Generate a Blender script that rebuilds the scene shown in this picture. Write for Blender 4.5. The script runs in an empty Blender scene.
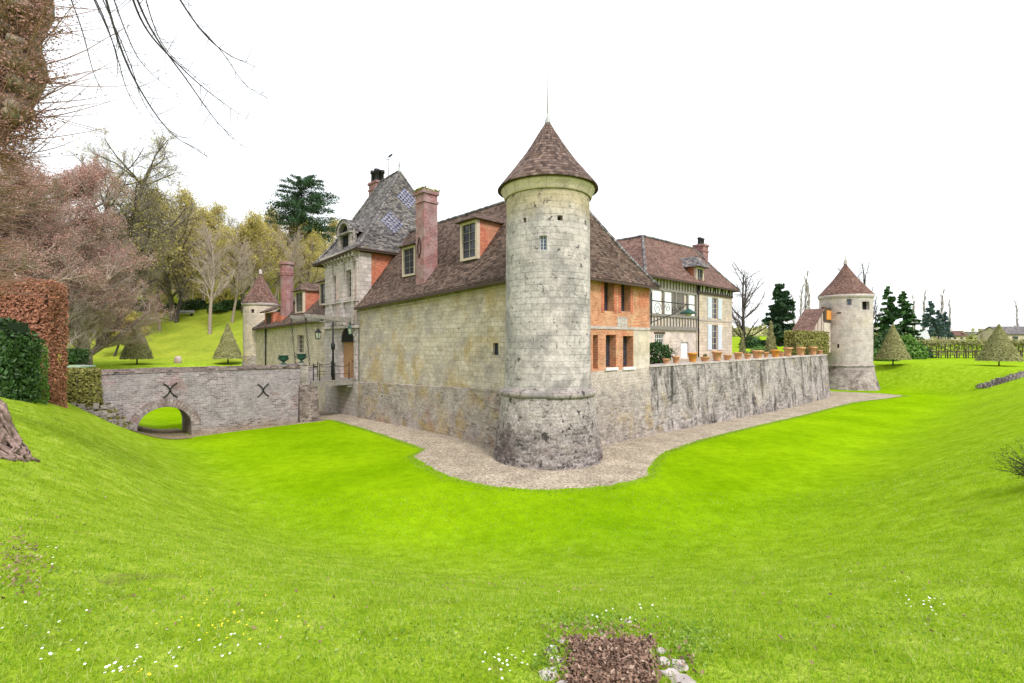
import bpy, math, random
import numpy as np
from mathutils import Vector, noise

S = bpy.context.scene
C = S.collection
R = math.radians
PI = math.pi
F = 484.0                       # focal length in pixels of the 1024-pixel picture

# ------------------------------------------------------------ camera, sky, sun, exposure
cam = bpy.data.cameras.new('camera')
cam.sensor_width = 36; cam.lens = F*36/1024; cam.clip_end = 3000; cam.clip_start = 0.05
co = bpy.data.objects.new('camera', cam); C.objects.link(co)
co.location = (0, 0, 0); co.rotation_euler = (R(90), 0, 0)
S.camera = co
W = bpy.data.worlds.new('World'); S.world = W; W.use_nodes = True
wn = W.node_tree.nodes; wl = W.node_tree.links; wn.clear()
sky = wn.new('ShaderNodeTexSky'); sky.sky_type = 'NISHITA'; sky.sun_disc = False
sky.sun_elevation = R(48); sky.sun_rotation = R(150); sky.dust_density = 3
bg1 = wn.new('ShaderNodeBackground'); bg1.inputs['Strength'].default_value = 0.10
bg2 = wn.new('ShaderNodeBackground'); bg2.inputs['Color'].default_value = (0.95, 0.975, 1, 1)
bg2.inputs['Strength'].default_value = 0.66
addw = wn.new('ShaderNodeMixShader'); addw.inputs[0].default_value = 0.9      # nine tenths cloud cover
wo = wn.new('ShaderNodeOutputWorld')
wl.new(sky.outputs[0], bg1.inputs[0]); wl.new(bg1.outputs[0], addw.inputs[1])
wl.new(bg2.outputs[0], addw.inputs[2]); wl.new(addw.outputs[0], wo.inputs[0])
sl = bpy.data.lights.new('sun', 'SUN'); sl.energy = 1.5; sl.angle = R(14); sl.color = (1, 0.96, 0.9)
so = bpy.data.objects.new('sun', sl); C.objects.link(so)
_d = Vector((math.sin(R(150))*math.cos(R(48)), math.cos(R(150))*math.cos(R(48)), math.sin(R(48))))
so.rotation_euler = _d.to_track_quat('Z', 'Y').to_euler()
S.view_settings.view_transform = 'Standard'; S.view_settings.look = 'None'
S.view_settings.gamma = 1; S.view_settings.use_curve_mapping = False
S.view_settings.exposure = 1.25

# ------------------------------------------------------------ frames and measuring helpers
CX, CY = 1.628, 21.92           # corner of the castle, under the near tower
AX, AY = -0.6826, 0.7308        # along the left wall
NX, NY = 0.7308, 0.6826         # along the right wall
def P(a, n, z): return Vector((CX+a*AX+n*NX, CY+a*AY+n*NY, z))
def an(x, y):
    dx, dy = x-CX, y-CY
    return dx*AX+dy*AY, dx*NX+dy*NY
def a_of(px, n):
    k = (px-512)/F
    return (k*(CY+n*NY)-CX-n*NX)/(AX-k*AY)
def n_of(px, a):
    k = (px-512)/F
    return (k*(CY+a*AY)-CX-a*AX)/(NX-k*NY)
def z_of(py, a, n): return (341.5-py)/F*(CY+a*AY+n*NY)
def at(px, D): return (px-512)/F*D, D
def zat(py, D): return (341.5-py)/F*D
def sst(x, a, b):
    t = min(1, max(0, (x-a)/(b-a))); return t*t*(3-2*t)

# ------------------------------------------------------------ objects
ROOT = {}
def thing(name, label, cat, loc=(0, 0, 0), group=None):
    o = bpy.data.objects.new(name, None); C.objects.link(o); o.empty_display_size = .2
    o.location = loc; o['label'] = label; o['category'] = cat
    if group: o['group'] = group
    ROOT[o.name] = Vector(loc)
    return o
def link(me, name, parent=None, label=None, cat=None, group=None, kind=None, loc=None):
    o = bpy.data.objects.new(name, me); C.objects.link(o)
    if parent is not None:
        o.parent = parent; ROOT[o.name] = ROOT[parent.name]
    elif loc is not None:
        o.location = loc; ROOT[o.name] = Vector(loc)
    else: ROOT[o.name] = Vector((0, 0, 0))
    if label: o['label'] = label
    if cat: o['category'] = cat
    if group: o['group'] = group
    if kind: o['kind'] = kind
    return o
def dup(root, loc, rz=0, sc=None, label=None, tilt=None):
    r = root.copy(); C.objects.link(r); r.location = loc; r.rotation_euler = (0, 0, rz)
    if tilt: r.rotation_euler = (tilt[0], tilt[1], rz)
    if sc: r.scale = sc if hasattr(sc, '__len__') else (sc, sc, sc)
    if label: r['label'] = label
    for ch in list(root.children):
        c = ch.copy(); C.objects.link(c); c.parent = r
        for g in ch.children:
            d = g.copy(); C.objects.link(d); d.parent = c
    return r

class MB:
    def __init__(s): s.v = []; s.f = []; s.uv = []; s.sm = []
    def face(s, pts, uv=None, smooth=False):
        i = len(s.v); s.v += [Vector(p) for p in pts]; s.f.append(tuple(range(i, i+len(pts))))
        if uv is None:
            a, b, c = s.v[i], s.v[i+1], s.v[i+2]
            nm = (b-a).cross(c-a)
            if nm.length < 1e-9 and len(pts) > 3: nm = (c-a).cross(s.v[i+3]-a)
            if nm.length > 0: nm.normalize()
            if abs(nm.z) > .995: uv = [(p.x, p.y) for p in s.v[i:]]
            else:
                if nm.z < 0: nm = -nm
                t = Vector((-nm.y, nm.x, 0)).normalized(); bt = nm.cross(t)
                if bt.z < 0: bt = -bt
                uv = [(p.dot(t), p.dot(bt)) for p in s.v[i:]]
        s.uv += uv; s.sm.append(smooth)
    def hexa(s, c):   # 8 corners: 0-3 bottom loop, 4-7 top loop
        for q in ((3, 2, 1, 0), (4, 5, 6, 7), (0, 1, 5, 4), (1, 2, 6, 5), (2, 3, 7, 6), (3, 0, 4, 7)):
            s.face([c[k] for k in q])
    def box(s, c, h, rz=0):
        cs, sn = math.cos(rz), math.sin(rz); x, y, z = c
        def q(dx, dy, dz): return (x+dx*cs-dy*sn, y+dx*sn+dy*cs, z+dz)
        hx, hy, hz = h
        s.hexa([q(-hx, -hy, -hz), q(hx, -hy, -hz), q(hx, hy, -hz), q(-hx, hy, -hz),
                q(-hx, -hy, hz), q(hx, -hy, hz), q(hx, hy, hz), q(-hx, hy, hz)])
    def mbox(s, M, u0, u1, v0, v1, d0, d1):
        s.hexa([M(u0, v0, d0), M(u1, v0, d0), M(u1, v0, d1), M(u0, v0, d1),
                M(u0, v1, d0), M(u1, v1, d0), M(u1, v1, d1), M(u0, v1, d1)])
    def beam(s, p, q, w, h=None):
        h = h or w; p = Vector(p); q = Vector(q); d = (q-p).normalized()
        up = Vector((0, 0, 1)) if abs(d.z) < .95 else Vector((0, 1, 0))
        a = d.cross(up).normalized()*w/2; b = a.cross(d).normalized()*h/2
        s.hexa([p-a-b, p+a-b, q+a-b, q-a-b, p-a+b, p+a+b, q+a+b, q-a+b])
    def tube(s, pts, rad, n=8, closed=False, caps=True):
        pts = [Vector(p) for p in pts]; m = len(pts)
        if not hasattr(rad, '__len__'): rad = [rad]*m
        rings = []; prev = None
        for i, p in enumerate(pts):
            d = (pts[(i+1) % m]-pts[i-1]) if closed else (pts[min(i+1, m-1)]-pts[max(i-1, 0)])
            d.normalize()
            if prev is None:
                a = d.cross(Vector((0, 0, 1)))
                if a.length < .1: a = d.cross(Vector((1, 0, 0)))
            else: a = prev-d*prev.dot(d)
            a.normalize(); prev = a; b = d.cross(a)
            rings.append([p+(a*math.cos(2*PI*k/n)+b*math.sin(2*PI*k/n))*rad[i] for k in range(n)])
        base = len(s.v)
        for r in rings: s.v += r
        L = 0
        cnt = m if closed else m-1
        for i in range(cnt):
            j = (i+1) % m; l2 = L+(pts[j]-pts[i]).length
            for k in range(n):
                k2 = (k+1) % n
                s.f.append((base+i*n+k, base+i*n+k2, base+j*n+k2, base+j*n+k))
                w = 2*PI*max(rad[i], .01)/n
                s.uv += [(k*w, L), ((k+1)*w, L), ((k+1)*w, l2), (k*w, l2)]; s.sm.append(True)
            L = l2
        if not closed and caps:
            s.f.append(tuple(base+k for k in reversed(range(n)))); s.uv += [(0, 0)]*n; s.sm.append(False)
            s.f.append(tuple(base+(m-1)*n+k for k in range(n))); s.uv += [(0, 0)]*n; s.sm.append(False)
    def lathe(s, cx, cy, prof, n=32, smooth=True, wob=0, seed=0):
        base = len(s.v); rr = max(p[0] for p in prof)
        for j, (r, z) in enumerate(prof):
            for k in range(n):
                t = 2*PI*k/n
                w = r+(noise.noise(Vector((math.cos(t)*2, math.sin(t)*2, z*1.3+seed)))*wob if wob and r > .05 else 0)
                s.v.append(Vector((cx+w*math.cos(t), cy+w*math.sin(t), z)))
        L = 0
        for j in range(len(prof)-1):
            l2 = L+math.hypot(prof[j+1][0]-prof[j][0], prof[j+1][1]-prof[j][1])
            for k in range(n):
                k2 = (k+1) % n; a = base+j*n; b = a+n; w = 2*PI*rr/n
                s.f.append((a+k, a+k2, b+k2, b+k)); s.uv += [(k*w, L), ((k+1)*w, L), ((k+1)*w, l2), (k*w, l2)]
                s.sm.append(smooth)
            L = l2
    def holed(s, M, u0, u1, v0, v1, holes=(), depth=.25, du=None, dv=None, us=1.0, smooth=False):
        U = {u0, u1}; V = {v0, v1}
        for h in holes: U |= {h[0], h[1]}; V |= {h[2], h[3]}
        def fill(X, d):
            X = sorted(X)
            if not d: return X
            o = []
            for p, q in zip(X, X[1:]):
                k = max(1, int(math.ceil((q-p)/d))); o += [p+(q-p)*i/k for i in range(k)]
            return o+[X[-1]]
        U = fill(U, du); V = fill(V, dv)
        for a, b in zip(U, U[1:]):
            for c, d in zip(V, V[1:]):
                mu, mv = (a+b)/2, (c+d)/2
                if any(h[0] < mu < h[1] and h[2] < mv < h[3] for h in holes): continue
                s.face([M(a, c, 0), M(b, c, 0), M(b, d, 0), M(a, d, 0)], [(a*us, c), (b*us, c), (b*us, d), (a*us, d)], smooth)
        for a, b, c, d in [h[:4] for h in holes]:
            for (p, q) in (((a, c), (a, d)), ((b, c), (b, d)), ((a, c), (b, c)), ((a, d), (b, d))):
                s.face([M(*p, 0), M(*q, 0), M(*q, depth), M(*p, depth)])
    def mesh(s, mat, off=Vector((0, 0, 0)), weld=False):
        me = bpy.data.meshes.new('m'); me.from_pydata([tuple(v-off) for v in s.v], [], s.f)
        ul = me.uv_layers.new(name='UVMap')
        ul.data.foreach_set('uv', np.array(s.uv, dtype=np.float32).ravel())
        me.polygons.foreach_set('use_smooth', s.sm)
        for m_ in (mat if isinstance(mat, (list, tuple)) else [mat]): me.materials.append(m_)
        if weld or any(s.sm):
            import bmesh
            bm = bmesh.new(); bm.from_mesh(me); bmesh.ops.remove_doubles(bm, verts=bm.verts, dist=1e-4)
            bm.to_mesh(me); bm.free()
        me.update(); return me
    def build(s, name, mat, parent=None, **k):
        off = ROOT[parent.name] if parent is not None else Vector(k.get('loc') or (0, 0, 0))
        return link(s.mesh(mat, off), name, parent, **k)

def npmesh(V, Fc, mat, off=(0, 0, 0), smooth=False):
    V = np.asarray(V, dtype=np.float32).reshape(-1, 3)-np.array(off, dtype=np.float32)
    Fc = np.asarray(Fc, dtype=np.int32); k = Fc.shape[1]; n = len(Fc)
    me = bpy.data.meshes.new('m')
    me.vertices.add(len(V)); me.vertices.foreach_set('co', V.ravel())
    me.loops.add(n*k); me.loops.foreach_set('vertex_index', Fc.ravel())
    me.polygons.add(n); me.polygons.foreach_set('loop_start', np.arange(0, n*k, k, dtype=np.int32))
    me.polygons.foreach_set('loop_total', np.full(n, k, dtype=np.int32))
    if smooth: me.polygons.foreach_set('use_smooth', np.ones(n, dtype=bool))
    me.materials.append(mat); me.update(calc_edges=True); return me
def leaves(cen, size, rng, mat, off=(0, 0, 0), nrm=None, flat=.5, asp=1.6):
    """many small four-cornered leaves, one island each"""
    cen = np.asarray(cen, dtype=np.float32); n = len(cen)
    a = rng.normal(size=(n, 3)); a /= np.linalg.norm(a, axis=1)[:, None]
    if nrm is not None:
        b0 = np.asarray(nrm)+rng.normal(size=(n, 3))*flat
        a = a-b0*(np.sum(a*b0, 1)/np.sum(b0*b0, 1))[:, None]; a /= np.linalg.norm(a, axis=1)[:, None]
        b = np.cross(b0, a)
    else:
        b = np.cross(a, rng.normal(size=(n, 3)))
    b /= np.linalg.norm(b, axis=1)[:, None]
    sz = (np.asarray(size)*rng.uniform(.6, 1.4, n))[:, None]
    a = a*sz*asp/2; b = b*sz/2
    V = np.stack([cen-a, cen+b*.9-a*.1, cen+a, cen-b*.9+a*.1], 1).reshape(-1, 3)
    return npmesh(V, np.arange(n*4).reshape(n, 4), mat, off)
def segmesh(segs, mat, off=(0, 0, 0), k=4):
    A = np.array([s_[0] for s_ in segs]); B = np.array([s_[1] for s_ in segs])
    r0 = np.array([s_[2] for s_ in segs])[:, None]; r1 = np.array([s_[3] for s_ in segs])[:, None]
    d = B-A; L = np.linalg.norm(d, axis=1)[:, None]; L[L < 1e-6] = 1e-6; d = d/L
    up = np.tile([0, 0, 1.0], (len(d), 1)); up[np.abs(d[:, 2]) > .9] = [1, 0, 0]
    a = np.cross(d, up); a /= np.linalg.norm(a, axis=1)[:, None]; b = np.cross(d, a)
    ring = []
    for (p, r) in ((A-d*r0*.3, r0), (B+d*r1*.3, r1)):
        for i in range(k):
            t = 2*PI*i/k; ring.append(p+(a*math.cos(t)+b*math.sin(t))*r)
    V = np.stack(ring, 1).reshape(-1, 3)
    n = len(segs); base = (np.arange(n)*2*k)[:, None]
    Fc = np.concatenate([base+np.array([[i, (i+1) % k, k+(i+1) % k, k+i]]) for i in range(k)], 0)
    return npmesh(V, Fc, mat, off, smooth=True)

# ------------------------------------------------------------ materials
def newmat(name, rough=.85, spec=.3):
    m = bpy.data.materials.new(name); m.use_nodes = True
    b = m.node_tree.nodes['Principled BSDF']; b.inputs['Roughness'].default_value = rough
    b.inputs['Specular IOR Level'].default_value = spec
    return m, m.node_tree.nodes, m.node_tree.links, b
def c4(c): return (c[0], c[1], c[2], 1)
def ramp(N, stops, interp='LINEAR'):
    r = N.new('ShaderNodeValToRGB'); r.color_ramp.interpolation = interp
    e = r.color_ramp.elements
    while len(e) < len(stops): e.new(.5)
    for i, (p, c) in enumerate(stops):
        e[i].position = p; e[i].color = c4(c) if hasattr(c, '__len__') else (c, c, c, 1)
    return r
def mixc(N, L, f, a, b, mode='MIX'):
    m = N.new('ShaderNodeMix'); m.data_type = 'RGBA'; m.blend_type = mode
    def s(sock, v):
        if hasattr(v, 'links'): L.new(v, sock)
        elif hasattr(v, '__len__'): sock.default_value = c4(v)
        else: sock.default_value = v
    s(m.inputs[0], f); s(m.inputs[6], a); s(m.inputs[7], b); return m.outputs[2]
def math_(N, L, op, a, b=0, c=None):
    m = N.new('ShaderNodeMath'); m.operation = op
    for i, v in enumerate((a, b, c)):
        if v is None: continue
        if hasattr(v, 'links'): L.new(v, m.inputs[i])
        else: m.inputs[i].default_value = v
    return m.outputs[0]
def nz(N, L, vec, scale, det=4, rough=.6, dist=0):
    n = N.new('ShaderNodeTexNoise'); n.inputs['Scale'].default_value = scale; n.inputs['Detail'].default_value = det
    n.inputs['Roughness'].default_value = rough; n.inputs['Distortion'].default_value = dist
    if vec is not None: L.new(vec, n.inputs['Vector'])
    return n.outputs['Fac']
def mapv(N, L, vec, sc=(1, 1, 1), loc=(0, 0, 0)):
    m = N.new('ShaderNodeMapping'); m.inputs['Scale'].default_value = sc; m.inputs['Location'].default_value = loc
    L.new(vec, m.inputs['Vector']); return m.outputs[0]
def bump(N, L, b, h, st=.5, dist=.03):
    n = N.new('ShaderNodeBump'); n.inputs['Strength'].default_value = st; n.inputs['Distance'].default_value = dist
    L.new(h, n.inputs['Height']); L.new(n.outputs[0], b.inputs['Normal'])
def masonry(name, c1, c2, mortar, bw, bh, ms=.02, patch=(), spots=.0, streak=0, spotcol=(.03, .03, .03), msmooth=.2,
            bst=.6, distort=.03, fine=.25, zb=(), off=.5, rough=.9, wear=.8, tall=.28):
    """coursed stone or brick; patch: (colour, noise scale, threshold, strength); zb: (z0, z1, colour, strength) wear at a height"""
    m, N, L, b = newmat(name, rough, .15)
    uv = N.new('ShaderNodeUVMap').outputs[0]; geo = N.new('ShaderNodeNewGeometry').outputs['Position']
    nn = N.new('ShaderNodeTexNoise'); nn.inputs['Scale'].default_value = 2.2/max(bw, .25); nn.inputs['Detail'].default_value = 2
    L.new(uv, nn.inputs['Vector'])
    va = N.new('ShaderNodeVectorMath'); va.operation = 'MULTIPLY_ADD'
    L.new(nn.outputs['Color'], va.inputs[0]); va.inputs[1].default_value = (distort*2, distort*2, 0); L.new(uv, va.inputs[2])
    br = N.new('ShaderNodeTexBrick'); L.new(va.outputs[0], br.inputs['Vector'])
    br.inputs['Scale'].default_value = 1; br.inputs['Brick Width'].default_value = bw; br.inputs['Row Height'].default_value = bh
    br.inputs['Mortar Size'].default_value = ms; br.inputs['Mortar Smooth'].default_value = msmooth; br.offset = off
    br.inputs['Color1'].default_value = c4(c1); br.inputs['Color2'].default_value = c4(c2); br.inputs['Mortar'].default_value = c4(mortar)
    col = br.outputs['Color']
    for (pc, sc, th, st) in patch:
        n_ = nz(N, L, mapv(N, L, geo, loc=(sc*7, 3, 1)), sc, 5, .65, .4)
        r_ = ramp(N, [(th-.06, 0.0), (th+.06, st)]); L.new(n_, r_.inputs[0])
        col = mixc(N, L, r_.outputs[0], col, pc)
    sp = N.new('ShaderNodeSeparateXYZ'); L.new(geo, sp.inputs[0])
    for (z0, z1, zc, st) in zb:
        wv = math_(N, L, 'MULTIPLY_ADD', nz(N, L, geo, .9, 5, .7), (z1-z0)*1.6, sp.outputs[2])
        mr = N.new('ShaderNodeMapRange'); L.new(wv, mr.inputs[0])
        mr.inputs[1].default_value = z0+(z1-z0)*.8; mr.inputs[2].default_value = z1+(z1-z0)*.8
        if z1 < z0: mr.inputs[1].default_value = z0-(z0-z1)*.8; mr.inputs[2].default_value = z1-(z0-z1)*.8
        mr.inputs[4].default_value = st
        col = mixc(N, L, mr.outputs[0], col, zc)
    f1 = nz(N, L, mapv(N, L, geo), 9, 6, .75)
    r1 = ramp(N, [(.3, 1-fine), (.7, 1+fine*.6)]); L.new(f1, r1.inputs[0])
    col = mixc(N, L, 1.0, col, r1.outputs[0], 'MULTIPLY')
    if streak:
        s_ = nz(N, L, mapv(N, L, uv, (1.15, tall, 1)), 1, 6, .75, .7)
        r_ = ramp(N, [(.5, 0.0), (.63, streak)]); L.new(s_, r_.inputs[0])
        col = mixc(N, L, r_.outputs[0], col, (.035, .033, .03))
    if spots:
        s_ = nz(N, L, mapv(N, L, geo, loc=(5, 9, 2)), 3.1, 6, .8, .6)
        r_ = ramp(N, [(.66-spots, 0.0), (.70-spots, .9)]); L.new(s_, r_.inputs[0])
        col = mixc(N, L, r_.outputs[0], col, spotcol)
    nb = nz(N, L, mapv(N, L, geo, loc=(11, 4, 6)), 1.4, 7, .8, .5); rb = ramp(N, [(.36, .62), (.56, 1.06)]); L.new(nb, rb.inputs[0])
    col = mixc(N, L, wear, col, rb.outputs[0], 'MULTIPLY')
    col = mixc(N, L, 1.0, col, (1.03, .957, 1.03), 'MULTIPLY')
    L.new(col, b.inputs['Base Color'])
    h = math_(N, L, 'MULTIPLY_ADD', br.outputs['Fac'], -1, math_(N, L, 'MULTIPLY', f1, 1.2))
    bump(N, L, b, h, bst, .04)
    return m
def rubble(name, cols, mortar, sc=(2.6, 4.2), patch=(), streak=0, moss=None, zb=(), bst=.9, mw=.09, fine=.35, grime=.0):
    m, N, L, b = newmat(name, .95, .1)
    uv = N.new('ShaderNodeUVMap').outputs[0]; geo = N.new('ShaderNodeNewGeometry').outputs['Position']
    nn = N.new('ShaderNodeTexNoise'); nn.inputs['Scale'].default_value = 1.7; nn.inputs['Detail'].default_value = 3; L.new(uv, nn.inputs['Vector'])
    va = N.new('ShaderNodeVectorMath'); va.operation = 'MULTIPLY_ADD'
    L.new(nn.outputs['Color'], va.inputs[0]); va.inputs[1].default_value = (.22, .16, 0); L.new(mapv(N, L, uv), va.inputs[2])
    mv = mapv(N, L, va.outputs[0], (sc[0], sc[1], 1))
    v1 = N.new('ShaderNodeTexVoronoi'); v1.voronoi_dimensions = '2D'; v1.inputs['Scale'].default_value = 1; L.new(mv, v1.inputs['Vector'])
    v2 = N.new('ShaderNodeTexVoronoi'); v2.voronoi_dimensions = '2D'; v2.feature = 'DISTANCE_TO_EDGE'; v2.inputs['Scale'].default_value = 1; L.new(mv, v2.inputs['Vector'])
    sv = N.new('ShaderNodeSeparateColor'); L.new(v1.outputs['Color'], sv.inputs[0])
    rc = ramp(N, [(i/(len(cols)-1), c) for i, c in enumerate(cols)]); L.new(sv.outputs[0], rc.inputs[0])
    col = rc.outputs[0]
    rm = ramp(N, [(mw*.4, 1.0), (mw, 0.0)]); L.new(v2.outputs['Distance'], rm.inputs[0])
    col = mixc(N, L, rm.outputs[0], col, mortar)
    for (pc, s_, th, st) in patch:
        n_ = nz(N, L, mapv(N, L, geo, loc=(s_*5, 1, 4)), s_, 5, .65, .4)
        r_ = ramp(N, [(th-.07, 0.0), (th+.07, st)]); L.new(n_, r_.inputs[0]); col = mixc(N, L, r_.outputs[0], col, pc)
    sp = N.new('ShaderNodeSeparateXYZ'); L.new(geo, sp.inputs[0])
    for (z0, z1, zc, st) in zb:
        wv = math_(N, L, 'MULTIPLY_ADD', nz(N, L, geo, .9, 5, .7), abs(z1-z0)*1.6, sp.outputs[2])
        mr = N.new('ShaderNodeMapRange'); L.new(wv, mr.inputs[0]); k = abs(z1-z0)*.8
        mr.inputs[1].default_value = z0+k; mr.inputs[2].default_value = z1+k; mr.inputs[4].default_value = st
        col = mixc(N, L, mr.outputs[0], col, zc)
    f1 = nz(N, L, geo, 7, 6, .8); r1 = ramp(N, [(.3, 1-fine), (.7, 1+fine*.6)]); L.new(f1, r1.inputs[0])
    col = mixc(N, L, 1.0, col, r1.outputs[0], 'MULTIPLY')
    if streak:
        s_ = nz(N, L, mapv(N, L, uv, (1.5, .16, 1)), 1, 5, .7, .3)
        r_ = ramp(N, [(.46, 0.0), (.58, streak)]); L.new(s_, r_.inputs[0]); col = mixc(N, L, r_.outputs[0], col, (.05, .048, .042))
    if grime:
        s_ = nz(N, L, mapv(N, L, geo, loc=(2, 8, 3)), 2.3, 7, .8, .8)
        r_ = ramp(N, [(.60-grime, 0.0), (.68-grime, .85)]); L.new(s_, r_.inputs[0]); col = mixc(N, L, r_.outputs[0], col, (.03, .029, .026))
    L.new(col, b.inputs['Base Color'])
    rh = ramp(N, [(0, 0.0), (mw*2, 1.0)]); L.new(v2.outputs['Distance'], rh.inputs[0])
    bump(N, L, b, math_(N, L, 'MULTIPLY_ADD', f1, .8, rh.outputs[0]), bst, .06)
    return m
def tiles(name, cols, moss=None, mamt=.5, pale=None):
    """plain clay tiles: small courses, every tile its own tone"""
    m, N, L, b = newmat(name, .85, .2)
    uv = N.new('ShaderNodeUVMap').outputs[0]; geo = N.new('ShaderNodeNewGeometry').outputs['Position']
    br = N.new('ShaderNodeTexBrick'); L.new(uv, br.inputs['Vector'])
    br.inputs['Scale'].default_value = 1; br.inputs['Brick Width'].default_value = .26; br.inputs['Row Height'].default_value = .19
    br.inputs['Mortar Size'].default_value = .012; br.inputs['Mortar Smooth'].default_value = .3
    br.inputs['Color1'].default_value = (0, 0, 0, 1); br.inputs['Color2'].default_value = (1, 1, 1, 1); br.inputs['Mortar'].default_value = (.3, .3, .3, 1)
    rc = ramp(N, [(i/(len(cols)-1), c) for i, c in enumerate(cols)]); L.new(br.outputs['Color'], rc.inputs[0])
    col = rc.outputs[0]
    n1 = nz(N, L, geo, .55, 5, .7); r1 = ramp(N, [(.35, .72), (.65, 1.25)]); L.new(n1, r1.inputs[0])
    col = mixc(N, L, 1.0, col, r1.outputs[0], 'MULTIPLY')
    if moss:
        n2 = nz(N, L, mapv(N, L, geo, loc=(4, 2, 7)), 1.1, 6, .75, .5); r2 = ramp(N, [(mamt, 0.0), (mamt+.1, .75)]); L.new(n2, r2.inputs[0])
        col = mixc(N, L, r2.outputs[0], col, moss)
    if pale:
        n3 = nz(N, L, mapv(N, L, geo, loc=(1, 8, 3)), 6, 4, .8); r3 = ramp(N, [(.58, 0.0), (.66, .6)]); L.new(n3, r3.inputs[0])
        col = mixc(N, L, r3.outputs[0], col, pale)
    sx = N.new('ShaderNodeSeparateXYZ'); L.new(uv, sx.inputs[0])
    fr = math_(N, L, 'FRACT', math_(N, L, 'DIVIDE', sx.outputs[1], .19))
    rs = ramp(N, [(0, .2), (.3, 1.0)]); L.new(fr, rs.inputs[0])       # the dark joint under each course's edge
    col = mixc(N, L, .8, col, rs.outputs[0], 'MULTIPLY')
    L.new(col, b.inputs['Base Color'])
    h = math_(N, L, 'ADD', math_(N, L, 'MULTIPLY', br.outputs['Color'], .5), math_(N, L, 'SUBTRACT', 1.0, fr))
    bump(N, L, b, h, .8, .05)
    return m
def plain(name, c, rough=.6, metal=0, var=.15, sc=6, spec=.3, c2=None, bst=.15):
    m, N, L, b = newmat(name, rough, spec); b.inputs['Metallic'].default_value = metal
    geo = N.new('ShaderNodeTexCoord').outputs['Object']
    n = nz(N, L, geo, sc, 5, .7); r = ramp(N, [(.3, tuple(x*(1-var) for x in c)), (.7, tuple(x*(1+var) for x in (c2 or c)))])
    L.new(n, r.inputs[0]); L.new(r.outputs[0], b.inputs['Base Color']); bump(N, L, b, n, bst, .01); return m
def leafmat(name, cols, rough=.6, trans=.25):
    m, N, L, b = newmat(name, rough, .25)
    g = N.new('ShaderNodeNewGeometry'); geo = g.outputs['Position']
    n = nz(N, L, geo, .6, 3, .6)
    f = math_(N, L, 'ADD', math_(N, L, 'MULTIPLY', g.outputs['Random Per Island'], .6), math_(N, L, 'MULTIPLY', n, .4))
    r = ramp(N, [(.1+.8*i/(len(cols)-1), c) for i, c in enumerate(cols)]); L.new(f, r.inputs[0])
    L.new(r.outputs[0], b.inputs['Base Color'])
    if trans:
        t = N.new('ShaderNodeBsdfTranslucent'); L.new(r.outputs[0], t.inputs[0]); mx = N.new('ShaderNodeMixShader')
        mx.inputs[0].default_value = trans; L.new(b.outputs[0], mx.inputs[1]); L.new(t.outputs[0], mx.inputs[2])
        L.new(mx.outputs[0], N['Material Output'].inputs[0])
    return m

YEL = (.42, .36, .17); OCH = (.38, .27, .08)
M_ = {}
M_['tower_stone'] = masonry('tower stone', (.43, .41, .375), (.56, .54, .5), (.37, .355, .33), .55, .27, .012,
    patch=[((.27, .26, .245), .5, .5, .7), ((.6, .56, .51), .9, .54, .75)], spots=.075, zb=[(5.1, 6.0, (.47, .41, .24), .8)], bst=.8)
M_['tower_band'] = masonry('tower band stone', (.33, .3, .26), (.42, .39, .34), (.22, .2, .18), .55, .28, .012, patch=[((.2, .2, .18), 1.0, .5, .7)], spots=.08)
M_['tower_rubble'] = masonry('tower rubble', (.1, .09, .085), (.38, .35, .325), (.34, .315, .29), .36, .16, .028,
    patch=[((.4, .37, .33), .8, .56, .6), ((.1, .07, .065), .9, .58, .6)], zb=[(-4.0, -3.4, (.46, .43, .39), .9)], spots=.1, distort=.085, fine=.6, bst=1, off=.37)
M_['left_ashlar'] = masonry('yellow limestone ashlar', (.5, .45, .32), (.64, .59, .47), (.43, .385, .29), .5, .26, .014,
    patch=[((.46, .34, .13), .45, .54, .65), ((.42, .385, .34), .6, .52, .65)], spots=.035, zb=[(1.7, 2.9, (.3, .25, .1), .6)], fine=.3)
M_['left_rubble'] = masonry('lower wall rubble', (.2, .18, .15), (.5, .46, .39), (.42, .38, .32), .34, .14, .024,
    patch=[((.47, .35, .12), .6, .56, .65), ((.5, .46, .41), .5, .53, .7), ((.4, .24, .18), .8, .62, .5)], spots=.045, distort=.07, fine=.45, bst=.9, off=.37)
M_['terrace_stone'] = masonry('terrace wall stone', (.16, .15, .135), (.45, .425, .385), (.34, .32, .29), .42, .18, .024,
    patch=[((.42, .33, .15), .45, .6, .5), ((.52, .49, .45), .5, .5, .7)], streak=.85, tall=.3, spots=.05, distort=.08, fine=.45, bst=.9, off=.37)
M_['far_tower'] = masonry('far tower stone', (.47, .43, .38), (.57, .53, .47), (.4, .36, .32), .6, .3, .012,
    patch=[((.4, .39, .36), .4, .53, .6), ((.5, .44, .3), .3, .6, .5)], spots=.0, bst=.4)
M_['pale_render'] = masonry('pale lime render', (.54, .49, .4), (.62, .57, .47), (.5, .45, .37), .8, .4, .006,
    patch=[((.5, .46, .3), .5, .55, .5), ((.4, .39, .35), .6, .55, .45)], fine=.15, bst=.25)
M_['left_wing_stone'] = masonry('cream limestone', (.5, .44, .31), (.62, .55, .42), (.42, .36, .28), .5, .27, .012, patch=[((.4, .38, .33), .5, .53, .5)], fine=.2)
M_['bridge_brick'] = masonry('weathered bridge brick', (.13, .105, .11), (.42, .37, .375), (.4, .375, .375), .3, .11, .018,
    patch=[((.36, .35, .35), .55, .5, .6), ((.28, .15, .13), .6, .6, .5)], spots=.03, zb=[(-5.1, -5.9, (.33, .26, .12), .7)], distort=.02, fine=.35)
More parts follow.
